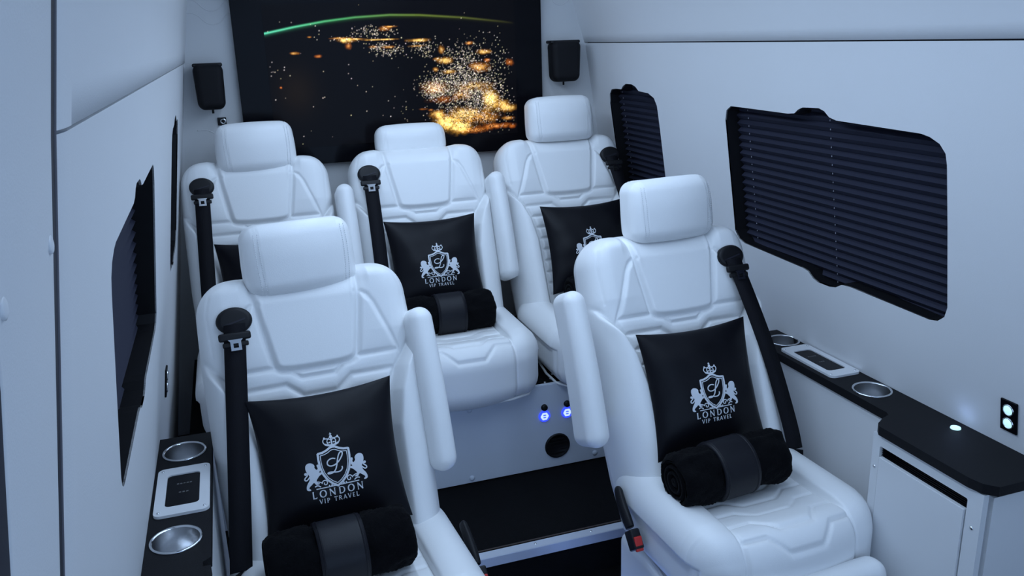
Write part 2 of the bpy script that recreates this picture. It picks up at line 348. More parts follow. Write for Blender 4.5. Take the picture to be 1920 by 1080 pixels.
# ------------------------------------------------------------------ screen on the rear wall
tvx0, tvx1, tvz0, tvz1 = 0.060, 1.207, 1.014, 1.66
tv = link('television', None, loc=((tvx0 + tvx1) / 2, YB, tvz0)); tag(tv, 'wide black-framed television showing city lights from space on the rear wall', 'television')
ox, oy, oz = tv.location
fr = box_mesh(tvx0 - ox, tvx1 - ox, -0.035, 0.0, 0, tvz1 - tvz0, 0.003); link('frame', fr, M_GLOSS, tv)
sx0, sx1, sz0, sz1 = 0.165, 1.097, 1.079, 1.583
def screen_mesh(nx=520, nz=282):
    gx = np.linspace(sx0, sx1, nx); gz = np.linspace(sz0, sz1, nz); X, Z = np.meshgrid(gx, gz, indexing='ij')
    U = (X - sx0) / (sx1 - sx0); Vv = (Z - sz0) / (sz1 - sz0)
    def vnoise(scale, seed):
        r = np.random.default_rng(seed); a = r.random((int(scale) + 3, int(scale * 0.6) + 3))
        x = U * scale; y = Vv * scale * 0.55; i = x.astype(int); j = y.astype(int); fx = x - i; fy = y - j
        fx = fx * fx * (3 - 2 * fx); fy = fy * fy * (3 - 2 * fy)
        return (a[i, j] * (1 - fx) + a[i + 1, j] * fx) * (1 - fy) + (a[i, j + 1] * (1 - fx) + a[i + 1, j + 1] * fx) * fy
    n1 = 0.5 * vnoise(22, 1) + 0.5 * vnoise(48, 2)
    n2 = 0.5 * vnoise(75, 4) + 0.5 * vnoise(150, 5)
    C = np.zeros((nx, nz, 3)) + np.array([0.0016, 0.0016, 0.0026])
    # warm patches of light: u, v, radius u, radius v, strength, redness
    glows = [(0.70, 0.575, 0.035, 0.026, 1.1, 0.2), (0.685, 0.65, 0.012, 0.03, 0.8, 0.4), (0.715, 0.49, 0.032, 0.016, 0.9, 0.2), (0.655, 0.51, 0.012, 0.016, 0.9, 0.4), (0.865, 0.627, 0.030, 0.016, 1.2, 0.3), (0.804, 0.693, 0.017, 0.012, 1.0, 0.7),
             (0.84, 0.515, 0.040, 0.036, 0.95, 0.5), (0.876, 0.565, 0.015, 0.014, 0.9, 0.9), (0.972, 0.540, 0.018, 0.028, 0.8, 0.9), (0.885, 0.265, 0.036, 0.070, 1.35, 0.1), (0.82, 0.375, 0.08, 0.035, 0.75, 0.2), (0.65, 0.375, 0.055, 0.055, 0.72, 0.5),
             (0.68, 0.29, 0.07, 0.03, 0.55, 0.8), (0.76, 0.315, 0.05, 0.04, 0.7, 0.4), (0.655, 0.180, 0.035, 0.030, 1.2, 0.3), (0.69, 0.120, 0.050, 0.055, 1.5, 0.1), (0.74, 0.075, 0.050, 0.050, 1.6, 0.1), (0.77, 0.165, 0.085, 0.055, 1.15, 0.2), (0.85, 0.13, 0.07, 0.045, 0.9, 0.5),
             (0.90, 0.065, 0.075, 0.022, 0.95, 0.9), (0.80, 0.045, 0.08, 0.022, 0.9, 0.8), (0.955, 0.200, 0.040, 0.028, 1.2, 0.2), (0.93, 0.235, 0.03, 0.03, 1.0, 0.2), (0.975, 0.052, 0.015, 0.016, 0.8, 1.0), (0.955, 0.12, 0.03, 0.015, 0.8, 0.5), (0.625, 0.215, 0.012, 0.010, 0.8, 0.7), (0.595, 0.225, 0.02, 0.008, 0.6, 0.7),
             (0.305, 0.742, 0.030, 0.016, 1.3, 0.2), (0.275, 0.757, 0.030, 0.007, 1.0, 0.5), (0.345, 0.748, 0.030, 0.006, 1.0, 0.3), (0.312, 0.700, 0.012, 0.022, 0.9, 0.8), (0.457, 0.815, 0.024, 0.016, 0.85, 0.6), (0.480, 0.828, 0.022, 0.006, 1.0, 0.5), (0.445, 0.739, 0.060, 0.0055, 1.3, 0.2),
             (0.588, 0.725, 0.040, 0.012, 1.3, 0.2), (0.585, 0.685, 0.030, 0.008, 0.9, 0.3), (0.470, 0.685, 0.030, 0.010, 0.8, 0.5), (0.41, 0.69, 0.02, 0.010, 0.7, 0.5), (0.107, 0.664, 0.016, 0.009, 1.1, 0.5), (0.191, 0.638, 0.013, 0.011, 0.9, 0.9), (0.166, 0.772, 0.008, 0.006, 1.0, 0.6), (0.041, 0.432, 0.005, 0.008, 0.9, 1.0), (0.66, 0.585, 0.012, 0.012, 0.8, 0.4)]
    for u, v, a, b, w, red in glows:
        wob = 0.55 + 0.9 * n1; gl = w * np.exp(-(((U - u) / a) ** 2 + ((Vv - v) / b) ** 2) / wob) * (0.45 + 1.0 * n2); gl = np.clip(gl - 0.12, 0, 2)[..., None]
        C += gl ** 1.5 * (np.array([1.0, 0.50, 0.06]) * (1 - red) + np.array([0.95, 0.20, 0.015]) * red) + np.clip(gl - 0.45, 0, 2) * np.array([0.55, 0.75, 0.35]) * (1 - 0.7 * red)
    # white points of light sampled from a density field
    def cloud(n, u, v, a, b): return np.stack([RNG.normal(u, a, n), RNG.normal(v, b, n)], -1)
    P = np.concatenate([cloud(900, 0.76, 0.44, 0.055, 0.10), cloud(700, 0.81, 0.32, 0.055, 0.07), cloud(500, 0.65, 0.37, 0.030, 0.045), cloud(600, 0.80, 0.18, 0.07, 0.06), cloud(130, 0.76, 0.62, 0.05, 0.05), cloud(180, 0.90, 0.34, 0.035, 0.08), cloud(110, 0.90, 0.55, 0.05, 0.09),
                        cloud(90, 0.475, 0.655, 0.035, 0.022), cloud(50, 0.425, 0.690, 0.022, 0.014), cloud(70, 0.44, 0.785, 0.035, 0.022), cloud(40, 0.39, 0.80, 0.03, 0.03), cloud(80, 0.60, 0.68, 0.03, 0.025), cloud(40, 0.31, 0.745, 0.04, 0.015), cloud(25, 0.63, 0.63, 0.03, 0.03), cloud(30, 0.95, 0.15, 0.03, 0.06),
                        np.stack([RNG.random(70), RNG.random(70) * 0.88], -1), np.stack([RNG.random(12), RNG.random(12)], -1), cloud(8, 0.03, 0.55, 0.02, 0.04), cloud(10, 0.5, 0.20, 0.06, 0.05)])
    P = P[(P[:, 0] > 0.004) & (P[:, 0] < 0.992) & (P[:, 1] > 0.012) & (P[:, 1] < 0.99)]
    for (u, v) in P:
        i, j = u * (nx - 1), v * (nz - 1); i0, j0 = int(i), int(j); br = 0.25 + 1.0 * RNG.random() ** 2; tint = np.array([1.0, 0.80 + 0.18 * RNG.random(), 0.50 + 0.45 * RNG.random()]); rd = 0.65 + 0.35 * RNG.random()
        for di in (-1, 0, 1, 2):
            for dj in (-1, 0, 1, 2):
                a_, b_ = i0 + di, j0 + dj
                if 0 <= a_ < nx and 0 <= b_ < nz: C[a_, b_] += br * tint * math.exp(-((a_ - i) ** 2 + (b_ - j) ** 2) / (rd * rd))
    for (u, v) in np.concatenate([cloud(900, 0.79, 0.25, 0.07, 0.11), cloud(350, 0.83, 0.10, 0.06, 0.04)]):       # dark specks between them
        i0, j0 = int(u * (nx - 1)), int(v * (nz - 1))
        if 1 <= i0 < nx - 1 and 1 <= j0 < nz - 1: C[i0, j0] *= 0.10; C[i0 + 1, j0] *= 0.35; C[i0, j0 + 1] *= 0.35
    # green airglow arc
    vc = np.interp(U, [0.0, 0.113, 0.229, 0.346, 0.482, 0.603, 0.781, 0.946, 1.0], [0.804, 0.843, 0.876, 0.898, 0.909, 0.903, 0.878, 0.842, 0.828])
    g = np.exp(-((Vv - vc) / 0.0062) ** 2) + 0.16 * np.exp(-((Vv - vc) / 0.016) ** 2) * (Vv < vc)
    amp = np.interp(U, [0.0, 0.15, 0.4, 0.65, 0.85, 0.97, 1.0], [0.85, 0.75, 0.45, 0.26, 0.12, 0.03, 0.0])
    tint = np.stack([np.interp(U, [0, 0.3, 0.6, 1], [0.16, 0.14, 0.45, 0.6]), np.interp(U, [0, 0.3, 1], [1.0, 0.75, 0.62]), np.interp(U, [0, 0.25, 0.6, 1], [0.62, 0.30, 0.10, 0.15])], -1)
    C += (g * amp)[..., None] * tint
    haze = np.exp(-(((U - 0.10) / 0.07) ** 2 + ((Vv - 0.40) / 0.16) ** 2)); C += haze[..., None] * np.array([0.008, 0.005, 0.002])
    Vx = np.stack([X - ox, np.full_like(X, -0.0365), Z - oz], -1).reshape(-1, 3)
    idx = np.arange(nx * nz).reshape(nx, nz)
    F = np.stack([idx[:-1, :-1], idx[1:, :-1], idx[1:, 1:], idx[:-1, 1:]], -1).reshape(-1, 4)
    me = mesh_from(Vx, F, smooth=False)
    at = me.color_attributes.new('picture', 'FLOAT_COLOR', 'POINT')
    at.data.foreach_set('color', np.concatenate([np.clip(C, 0, 2).reshape(-1, 3), np.ones((nx * nz, 1))], 1).reshape(-1).astype(np.float32))
    return me
ms = bpy.data.materials.new('lit_screen_picture'); ms.use_nodes = True; nt = ms.node_tree; b = nt.nodes['Principled BSDF']
b.inputs['Base Color'].default_value = (0.004, 0.004, 0.005, 1); b.inputs['Roughness'].default_value = 0.15; b.inputs['Specular IOR Level'].default_value = 0.06
at = nt.nodes.new('ShaderNodeAttribute'); at.attribute_name = 'picture'; nt.links.new(at.outputs['Color'], b.inputs['Emission Color']); b.inputs['Emission Strength'].default_value = 1.0
link('screen', screen_mesh(), ms, tv)

# loudspeakers either side
def speaker(name, x0, x1, z0, z1, label):
    w, h = x1 - x0, z1 - z0
    r = link(name, None, loc=((x0 + x1) / 2, YB, z0)); tag(r, label, 'speaker', 'small wall loudspeakers')
    def taper(V): V[:, 0] *= 1 - 0.10 * (0.5 - (V[:, 2] / h)); return V
    link('grille', rbox_mesh(w, 0.080, h, 0.026, (0, -0.060, h / 2), k=6, fn=taper), M_GRILLE, r)
    link('top_cap', rbox_mesh(w * 0.98, 0.060, 0.012, 0.005, (0, -0.050, h - 0.004)), M_BLACK, r)
    link('wall_bracket', rbox_mesh(0.04, 0.03, 0.06, 0.006, (0, -0.012, h / 2)), M_BLACK, r)
    V, F = tube([(0, -0.05, 0.004), (0, -0.05, -0.014)], 0.004, 8); link('cable_stub', mesh_from(V, F), M_BLACK, r)
speaker('wall_speaker', -0.088, 0.013, 1.235, 1.39, 'black wall speaker above the rear seat at the left of the screen')
speaker('wall_speaker', 1.228, 1.353, 1.27, 1.425, 'black wall speaker above the rear seat at the right of the screen')
sp = link('socket_plate', rbox_mesh(0.030, 0.006, 0.028, 0.002, (0, -0.003, 0)), M_BLACK, None, (-0.012, YB, 1.188)); tag(sp, 'small black socket plate under the left wall speaker', 'socket')
V, F = lathe([(0.006, 0.006), (0.010, 0.0075), (0.0105, 0.006), (0.009, 0.0058)], 20, (0.004, 0, 0), 'y'); link('metal_ring', mesh_from(V, F), M_CHROME, sp)

# ------------------------------------------------------------------ side consoles with worktops
ZC = 0.555
def cup(name, x, y, r, label):
    o = link(name, None, loc=(x, y, ZC)); tag(o, label, 'cup holder', 'steel cup holders')
    V, F = lathe([(r * 0.90, 0.0015), (r * 0.93, 0.0035), (r, 0.0035), (r * 1.03, 0.0), (r * 1.0, -0.001)], 40); link('rim', mesh_from(V, F), M_CHROME, o)
    V, F = lathe([(r * 0.91, 0.002), (r * 0.87, -0.05), (r * 0.84, -0.060), (r * 0.80, -0.062), (r * 0.40, -0.062), (0.0005, -0.0615)], 40); link('steel_bowl', mesh_from(V, F), M_STEEL, o)
def console_pad(name, x0, x1, y0, y1, label, sgn):
    o = link(name, None, loc=((x0 + x1) / 2, (y0 + y1) / 2, ZC)); tag(o, label, 'inset pad', 'inset console pads')
    w, l = (x1 - x0) / 2, (y1 - y0) / 2
    link('white_frame', plate(round_rect(-w, w, -l, l, 0.014), [round_rect(-w * 0.62, w * 0.62, -l * 0.68, l * 0.68, 0.010)], lambda x, y: (x, y, 0.006), (0, 0, -0.006)), M_LACQ, o)
    pad = link('dark_pad', plate(round_rect(-w * 0.62, w * 0.62, -l * 0.68, l * 0.68, 0.010), [], lambda x, y: (x, y, 0.003), (0, 0, -0.003)), M_GLOSS, o)
    parts = []
    for yy, ww in ((0.25, 0.30), (-0.12, 0.20)):
        for q in range(5 if ww > 0.25 else 3):
            a = -ww + 2 * ww * q / (5 if ww > 0.25 else 3)
            cx, cy = w * (a + 0.05), l * yy
            parts.append((np.array([(cx, cy, 0.0034), (cx + w * 0.085, cy, 0.0034), (cx + w * 0.085, cy + l * 0.05, 0.0034), (cx, cy + l * 0.05, 0.0034)]), [(0, 1, 2, 3)]))
    V, F = merge(parts); link('faint_marking', mesh_from(V, F, False), mat('grey_print', (0.10, 0.10, 0.10), 0.5, bump=0.02), pad)['kind'] = 'stuff'
    for sx in (-1, 1):
        for sy in (-1, 1):
            V, F = lathe([(0.0032, 0.0055), (0.003, 0.0072), (0.0, 0.0078)], 10, (sx * w * 0.82, sy * l * 0.87, 0)); link('screw', mesh_from(V, F), M_CHROME, o)
# left: narrow worktop
lx0, lx1 = wallx(-1, ZC) + 0.0, -0.121
cl = [(-0.181, 1.912, 0.0475), (-0.184, 1.532, 0.0475)]
wt = link('console_worktop', plate([(lx0, 1.0), (lx1, 1.0), (lx1, 1.425), (lx1 - 0.014, 1.425 - 0.0), (lx1 - 0.014, 1.44), (lx1, 1.45), (lx1, 2.0), (lx0, 2.0)], [circle(x, y, r * 0.95) for x, y, r in cl], lambda x, y: (x, y, ZC), (0, 0, -0.02)), M_WORK)
tag(wt, 'black worktop strip of the left side console under the window', 'worktop')
cab = link('side_console', None, loc=(lx0, 1.5, ZF)); tag(cab, 'narrow white side console along the left wall beside the front seat', 'console')
link('front_panel', box_mesh(0.103, 0.115, -0.5, 0.495, 0, ZC - 0.02 - ZF, 0.004), M_LACQ, cab)
link('end_panel', box_mesh(0.003, 0.102, 0.475, 0.495, 0, ZC - 0.02 - ZF, 0.003), M_LACQ, cab)
cup('cup_holder', *cl[0], 'steel cup holder at the far end of the left console'); cup('cup_holder', *cl[1], 'steel cup holder at the near end of the left console')
console_pad('inset_pad', -0.231, -0.124, 1.622, 1.826, 'white-framed dark pad between the two cup holders on the left console', 1)
# right: worktop that widens over the cool box
rx1 = wallx(1, ZC)
cr = [(1.494, 1.985, 0.046), (1.480, 1.597, 0.048)]
outer = [(1.42, 2.075), (1.42, 1.478), (1.415, 1.466), (1.392, 1.458), (1.362, 1.440), (1.352, 1.425)] + [(1.352, 1.17), (1.358, 1.14), (1.378, 1.118)] + [(rx1, 1.118), (rx1, 2.075)]
wt2 = link('console_worktop', plate(outer, [circle(x, y, r * 0.95) for x, y, r in cr], lambda x, y: (x, y, ZC), (0, 0, -0.022)), M_WORK)
tag(wt2, 'long black worktop of the right side console widening over the white cool box', 'worktop')
cab2 = link('side_console', None, loc=(1.43, 1.8, ZF)); tag(cab2, 'white side console between the right front seat and the right wall', 'console')
H = ZC - 0.022 - ZF
link('front_panel', box_mesh(-0.002, 0.006, -0.33, 0.275, 0, H, 0.004), M_VINYL, cab2)
link('end_panel', box_mesh(0.007, 0.09, 0.26, 0.275, 0, H, 0.003), M_VINYL, cab2)
cup('cup_holder', *cr[0], 'steel cup holder at the far end of the right console behind the belt'); cup('cup_holder', *cr[1], 'steel cup holder on the right console nearest the cool box')
console_pad('inset_pad', 1.436, 1.530, 1.695, 1.925, 'white-framed dark pad between the two cup holders on the right console', -1)
# cool box
fx = 1.36
fb = link('cool_box', None, loc=(fx, 1.29, ZF)); tag(fb, 'white cool box cabinet with recessed door under the right worktop', 'cabinet')
link('body', box_mesh(0.012, 0.165, -0.158, 0.158, 0, H, 0.012), M_VINYL, fb)
fo = [(-0.155, 0.0), (0.158, 0.0), (0.158, H - 0.003), (-0.155, H - 0.003)]
dl = (-0.118, 0.135, 0.245, H - 0.030)
link('face_frame', plate(fo, [round_rect(dl[0], dl[1], dl[2], dl[3], 0.004, 3)], lambda y, z: (0.0, y, z), (0.014, 0, 0)), M_LACQ, fb)
dd = link('door', box_mesh(-0.003, 0.008, dl[0] + 0.003, dl[1] - 0.002, dl[2] + 0.003, dl[3] - 0.026, 0.0015), M_LACQ, fb)
link('handle_recess', box_mesh(0.0105, 0.0118, dl[0], dl[1], dl[2], dl[3]), M_GLOSS, fb)
for k in range(4): link('handle_slot', box_mesh(0.004, 0.010, dl[0] + 0.004, dl[1] - 0.004, dl[3] - 0.022 + 0.005 * k, dl[3] - 0.0205 + 0.005 * k), M_GLOSS, dd)
link('lower_drawer_front', box_mesh(-0.004, 0.006, -0.122, 0.138, 0.05, 0.228, 0.003), M_LACQ, fb)
for yy, zz in ((0.146, 0.575), (-0.136, 0.575), (0.146, 0.33), (-0.136, 0.33)):
    V, F = lathe([(0.004, 0), (0.0035, 0.002), (0, 0.003)], 12); V = np.stack([-V[:, 2], V[:, 0] + yy, V[:, 1] + zz], -1); link('screw', mesh_from(V, F), M_CHROME, fb)
# small lit indicator on the worktop and lit switch plates on the walls
V, F = lathe([(0.0115, 0.0), (0.011, 0.003), (0.006, 0.0045), (0.0, 0.005)], 24, (0, 0, 0)); o = link('touch_light', mesh_from(V, F), M_LEDW, None, (1.502, 1.352, ZC)); tag(o, 'small round glowing blue-white light set in the right worktop', 'light')
ll = bpy.data.lights.new('touch_glow', 'POINT'); ll.energy = 0.012; ll.color = (0.35, 0.5, 1.0); ll.shadow_soft_size = 0.01; l_ = bpy.data.objects.new('touch_glow', ll); COL.objects.link(l_); l_.parent = o; l_.location = (0, 0, 0.03)
def switch(side, y, z, label):
    n = Vector((-side, 0, -KL)).normalized() if side > 0 else Vector((1, 0, -KL)).normalized()
    r = link('switch_plate', None, loc=(wallx(side, z), y, z)); tag(r, label, 'switch', 'lit double switch plates')
    r.rotation_euler = (0, math.atan(KL) * (-1 if side > 0 else 1), 0)
    s = -side
    link('plate', rbox_mesh(0.005, 0.042, 0.075, 0.0022, (s * 0.0025, 0, 0)), M_GLOSS, r)
    for dz in (-0.016, 0.016):
        V, F = lathe([(0.0135, 0.004), (0.0135, 0.0065), (0.0118, 0.0075), (0.0116, 0.006)], 24); V = np.stack([s * V[:, 2], V[:, 0], V[:, 1] + dz], -1); ring = link('button_ring', mesh_from(V, F), M_CHROME, r)
        V, F = lathe([(0.0112, 0.004), (0.0110, 0.0062), (0.0, 0.0068)], 24); V = np.stack([s * V[:, 2], V[:, 0], V[:, 1] + dz], -1); link('lit_button', mesh_from(V, F), M_LEDW, ring)
switch(1, 1.238, 0.632, 'black plate with two lit round buttons above the right worktop')
switch(-1, 2.21, 0.622, 'narrow lit switch plate on the left wall below the blind')

# ------------------------------------------------------------------ seats
LEAN = math.radians(21.9)
RX = np.array(Matrix.Rotation(-LEAN, 3, 'X'))
def lean(V): return np.asarray(V, float) @ RX.T
def seg_dist(X, Z, pts):
    d = np.full(X.shape, 9.0)
    for (x0, z0), (x1, z1) in zip(pts[:-1], pts[1:]):
        dx, dz = x1 - x0, z1 - z0; L2 = dx * dx + dz * dz + 1e-12
        t = np.clip(((X - x0) * dx + (Z - z0) * dz) / L2, 0, 1); d = np.minimum(d, np.hypot(X - x0 - t * dx, Z - z0 - t * dz))
    return d
def in_poly(X, Z, poly):
    c = np.zeros(X.shape, bool); n = len(poly)
    for i in range(n):
        x0, z0 = poly[i]; x1, z1 = poly[(i + 1) % n]
        if abs(z1 - z0) < 1e-12: continue
        c ^= ((z0 > Z) != (z1 > Z)) & (X < (x1 - x0) * (Z - z0) / (z1 - z0) + x0)
    return c
BW, ZTOP, ZLOW, RC = 0.250, 0.652, -0.13, 0.085
def back_w(z):
    w = np.interp(z, [-0.13, 0.0, 0.2, 0.45, 0.63], [0.228, 0.243, 0.251, 0.251, 0.244])
    k = np.clip((z - (ZTOP - RC)) / RC, 0, 1); return w - RC * (1 - np.sqrt(np.maximum(1 - k * k, 0.0)))
def xin(z): return np.interp(z, [-0.13, 0.25, 0.33, 0.385, 0.425, 0.455, 0.48], [0.132, 0.142, 0.158, 0.182, 0.212, 0.236, 0.262])
def qb(z): return np.interp(z, [-0.13, 0.25, 0.33, 0.385, 0.40, 0.43, 0.55, 0.575, 0.58], [0.132, 0.142, 0.158, 0.182, 0.200, 0.196, 0.152, 0.128, 0.0])
PANEL = chaikin([(-0.128, 0.69), (-0.122, 0.585), (-0.100, 0.455), (-0.094, 0.422), (-0.062, 0.414), (0.062, 0.414), (0.094, 0.422), (0.100, 0.455), (0.122, 0.585), (0.128, 0.69)], 2)
PANEL = [tuple(p) for p in PANEL]
def chev(zc, xo, w1=0.075, w2=0.038, dip=0.030): return [(-xo, zc), (-w1, zc), (-w2, zc - dip), (w2, zc - dip), (w1, zc), (xo, zc)]
def backrest_meshes():
    sc = np.linspace(-0.93, 0.93, 168); se = 1 - 0.07 * (1 - np.sin(np.linspace(0, math.pi / 2, 13)))[1:]
    S = np.concatenate([-se[::-1], sc, se])
    zc = np.linspace(ZLOW, ZTOP - RC, 210); ze = ZTOP - RC + RC * np.sin(np.linspace(0, math.pi / 2, 30))[1:]
    Zr = np.concatenate([zc, ze]); Zr[-1] = ZTOP - 1e-4
    SS, Z = np.meshgrid(S, Zr, indexing='ij'); W = back_w(Z); X = SS * W; ax = np.abs(X)
    t = (ax - xin(Z)) / np.maximum(W - xin(Z), 0.01); tb = np.clip(t, 0, 1)
    sm = lambda q: np.clip(q, 0, 1) ** 2 * (3 - 2 * np.clip(q, 0, 1))
    bol = 0.062 * np.maximum(1 - (1.75 * tb - 0.85) ** 2, 0.2775) ** 0.6 * sm((ax - xin(Z) + 0.004) / 0.030) * sm((0.495 - Z) / 0.10)
    h = 0.012 + bol
    h += 0.016 * np.clip((Z - 0.40) / 0.08, 0, 1) * np.clip((ax - 0.10) / 0.09, 0, 1)            # puffed shoulders
    h -= 0.045 * np.clip((Z - 0.575) / 0.075, 0, 1) ** 1.5 * np.clip((0.150 - ax) / 0.03, 0, 1)          # the head panel runs back under the headrest
    inp = in_poly(X, Z, PANEL); dp = seg_dist(X, Z, PANEL + PANEL[:1])
    sd = np.where(inp, dp, -dp); h += 0.010 * sm((sd + 0.002) / 0.016)
    qd = qb(Z) - ax
    quilt = (ax < qb(Z)) & ~inp
    g = 0.0065 * np.exp(-(dp / 0.0050) ** 2)
    dmin = None
    for zl in np.arange(0.4265, 0.02, -0.042):
        ln = chev(zl, 0.205); dl_ = seg_dist(X, Z, ln)
        m = sm((qd + 0.003) / 0.010) * sm((-sd + 0.001) / 0.008); dmin = dl_ if dmin is None else np.minimum(dmin, dl_)
        g = np.maximum(g, 0.0062 * np.exp(-(dl_ / 0.0042) ** 2) * m)
    h += 0.0050 * (1 - np.exp(-dmin / 0.010)) * sm((qd - 0.001) / 0.014) * sm((-sd - 0.001) / 0.012)
    zz = np.linspace(-0.13, 0.472, 40)
    for s in (-1, 1):
        g = np.maximum(g, 0.0080 * np.exp(-(seg_dist(X, Z, [(s * float(xin(z)), z) for z in zz]) / 0.0060) ** 2))
        bl = [(s * 0.112, 0.578), (s * 0.128, 0.576), (s * 0.140, 0.568), (s * 0.152, 0.548), (s * 0.196, 0.430), (s * 0.202, 0.405), (s * 0.186, 0.390)]
        g = np.maximum(g, 0.0050 * np.exp(-(seg_dist(X, Z, bl) / 0.0040) ** 2))
        g = np.maximum(g, 0.0022 * np.exp(-(seg_dist(X, Z, [(s * 0.222, 0.47), (s * 0.226, 0.57), (s * 0.213, 0.618), (s * 0.18, 0.642), (s * 0.135, 0.648)]) / 0.0030) ** 2))
    h -= g
    E = np.maximum(1 - np.abs(SS) ** 7, 0) ** (1 / 3.2); kt = np.clip((Z - (ZTOP - 0.045)) / 0.045, 0, 1); E = E * np.maximum(1 - kt ** 2.4, 0) ** 0.45
    D = 0.085                                              # depth of the rounded flank behind the face
    Yv = D - (h + D) * E
    P = np.stack([X, Yv, Z], -1)
    a = np.gradient(P, axis=0); b_ = np.gradient(P, axis=1); N = np.cross(a, b_); N /= np.maximum(np.linalg.norm(N, axis=-1, keepdims=True), 1e-12)
    N[N[..., 1] > 0.6] *= 1
    nx, nz = X.shape; idx = np.arange(nx * nz).reshape(nx, nz)
    F = np.stack([idx[:-1, :-1], idx[1:, :-1], idx[1:, 1:], idx[:-1, 1:]], -1)
    cls = np.zeros((nx, nz), int)
    cls[quilt] = 1; cls[inp] = 2
    cls[(cls == 0) & (X > 0)] = 5; isb = (t > 0) & (Z < 0.475); cls[isb & (X < 0)] = 3; cls[isb & (X > 0)] = 4
    fc = cls[:-1, :-1]
    PL = lean(P.reshape(-1, 3)); NL = lean(N.reshape(-1, 3)); out = []
    for c in range(6):
        f = F[fc == c].reshape(-1, 4); u, inv = np.unique(f, return_inverse=True); f = inv.reshape(-1, 4)
        out.append((PL[u], NL[u], f))
    # back shell added to the shoulder piece
    ring = np.concatenate([idx[0, :], idx[1:, -1], idx[-1, ::-1][1:]]); R3 = P.reshape(-1, 3)[ring]
    prof = [(1.0, 0.0), (0.99, 0.02), (0.94, 0.035), (0.82, 0.042)]; cen = np.array([0, 0, 0.28])
    V = [R3]
    for s, dy in prof[1:]:
        q = R3.copy(); q[:, 0] *= s; q[:, 2] = cen[2] + (q[:, 2] - cen[2]) * s; q[:, 1] = q[:, 1] + dy; V.append(q)
    n = len(ring); V = np.concatenate(V); f = []
    for k in range(len(prof) - 1):
        for i in range(n - 1): f.append((k * n + i, k * n + i + 1, (k + 1) * n + i + 1, (k + 1) * n + i))
    V = np.vstack([V, [[0, 0.13, 0.28]]]); c = len(V) - 1
    for i in range(n - 1): f.append(((len(prof) - 1) * n + i, (len(prof) - 1) * n + i + 1, c))
    shell = (lean(V), f)
    meshes = [mesh_from(v, f_, True, n_) for v, n_, f_ in out]
    return meshes, mesh_from(shell[0], shell[1])
BACK, BACKSHELL = backrest_meshes()
for m_ in BACK + [BACKSHELL]: m_.materials.append(M_LEATHER)

def stitch_line(path, nrm, n, length=0.0045, w=0.0010):
    """row of thread dashes along a 3-D path"""
    P = np.array(path, float); d = np.r_[0, np.cumsum(np.linalg.norm(np.diff(P, axis=0), axis=1))]
    s = np.linspace(0, d[-1], n); parts = []
    f = lambda q: np.array([np.interp(q, d, P[:, i]) for i in range(3)])
    N = np.asarray(nrm, float); g = (lambda q: np.array([np.interp(q, d, N[:, i]) for i in range(3)])) if N.ndim == 2 else (lambda q: N)
    for q in s[:-1]:
        a, b = f(q), f(min(q + length, d[-1])); t = (b - a) / (np.linalg.norm(b - a) + 1e-9); nn = g(q); nn = nn / np.linalg.norm(nn); c = np.cross(t, nn) * w
        parts.append((np.array([a - c, b - c, b + c, a + c, (a + b) / 2 + nn * 0.0008]), [(0, 1, 4), (1, 2, 4), (2, 3, 4), (3, 0, 4), (3, 2, 1, 0)]))
    V, F = merge(parts); return V, F

def headrest_mesh(h, w=0.254, d=0.095):
    V, N, F = rbox(w, d, h, 0.034, 70, 10, 40, 7)
    x, z = V[:, 0].copy(), V[:, 2].copy()
    disp = np.zeros(len(V))
    front = N[:, 1] < -0.3
    disp += np.where(front, 0.010 * (1 - (x / (w / 2)) ** 2) * (1 - (2 * z / h) ** 2 * 0.6), 0)
    for xs in (0.094, 0.100): disp -= 0.0018 * np.exp(-((np.abs(x) - xs - 0.004 * (2 * z / h)) / 0.0016) ** 2) * (N[:, 2] > -0.9)
    V = V + N * disp[:, None]
    V[:, 0] *= 1 + 0.035 * np.cos(z / h * math.pi) - 0.045 * (z / h + 0.1)        # slight barrel, a little narrower on top
    V[:, 1] += 0.012 * (2 * V[:, 0] / w) ** 2 + np.where(z > 0, 0.05 * (z / h) ** 2, 0)   # wings and crown curve back
    return V, F
HR_TILT = math.radians(-9)
def place_headrest(V, y, z): return V @ np.array(Matrix.Rotation(HR_TILT, 3, 'X')).T + np.array([0, y, z])
V, F = headrest_mesh(0.166); HEAD = mesh_from(place_headrest(V, 0.0, 0.0), F)
V, F = headrest_mesh(0.112, 0.254, 0.085); HEADS = mesh_from(place_headrest(V, 0.0, 0.0), F)
for m_ in (HEAD, HEADS): m_.materials.append(M_LEATHER)
def head_stitch(h, y, z):
    parts = []
    for s in (-1, 1):
        for xs in (0.0945, 0.1035):
            zz = np.linspace(-h * 0.40, h * 0.40, 10); x = s * (xs + 0.004 * 2 * zz / h) * (1 + 0.035 * np.cos(zz / h * math.pi) - 0.045 * (zz / h + 0.1))
            yy = -0.0475 - 0.010 * (1 - (xs / 0.131) ** 2) * (1 - (2 * zz / h) ** 2 * 0.6) + 0.012 * (2 * xs / 0.262) ** 2 + np.where(zz > 0, 0.05 * (zz / h) ** 2, 0) - 0.0004
            P = place_headrest(np.stack([x, yy, zz], -1), y, z); parts.append(stitch_line(P, (0, -1, 0.1), 26, 0.0036, 0.0008))
    V, F = merge(parts); return mesh_from(V, F, False)
HEADST = head_stitch(0.166, 0.0, 0.0); HEADST.materials.append(M_STITCH)
POST = []
for s in (-1, 1):
    V, F = tube([(s * 0.06, 0.012, -0.12), (s * 0.06, 0.012, -0.06)], 0.006, 10); POST.append(mesh_from(V, F)); POST[-1].materials.append(M_CHROME)

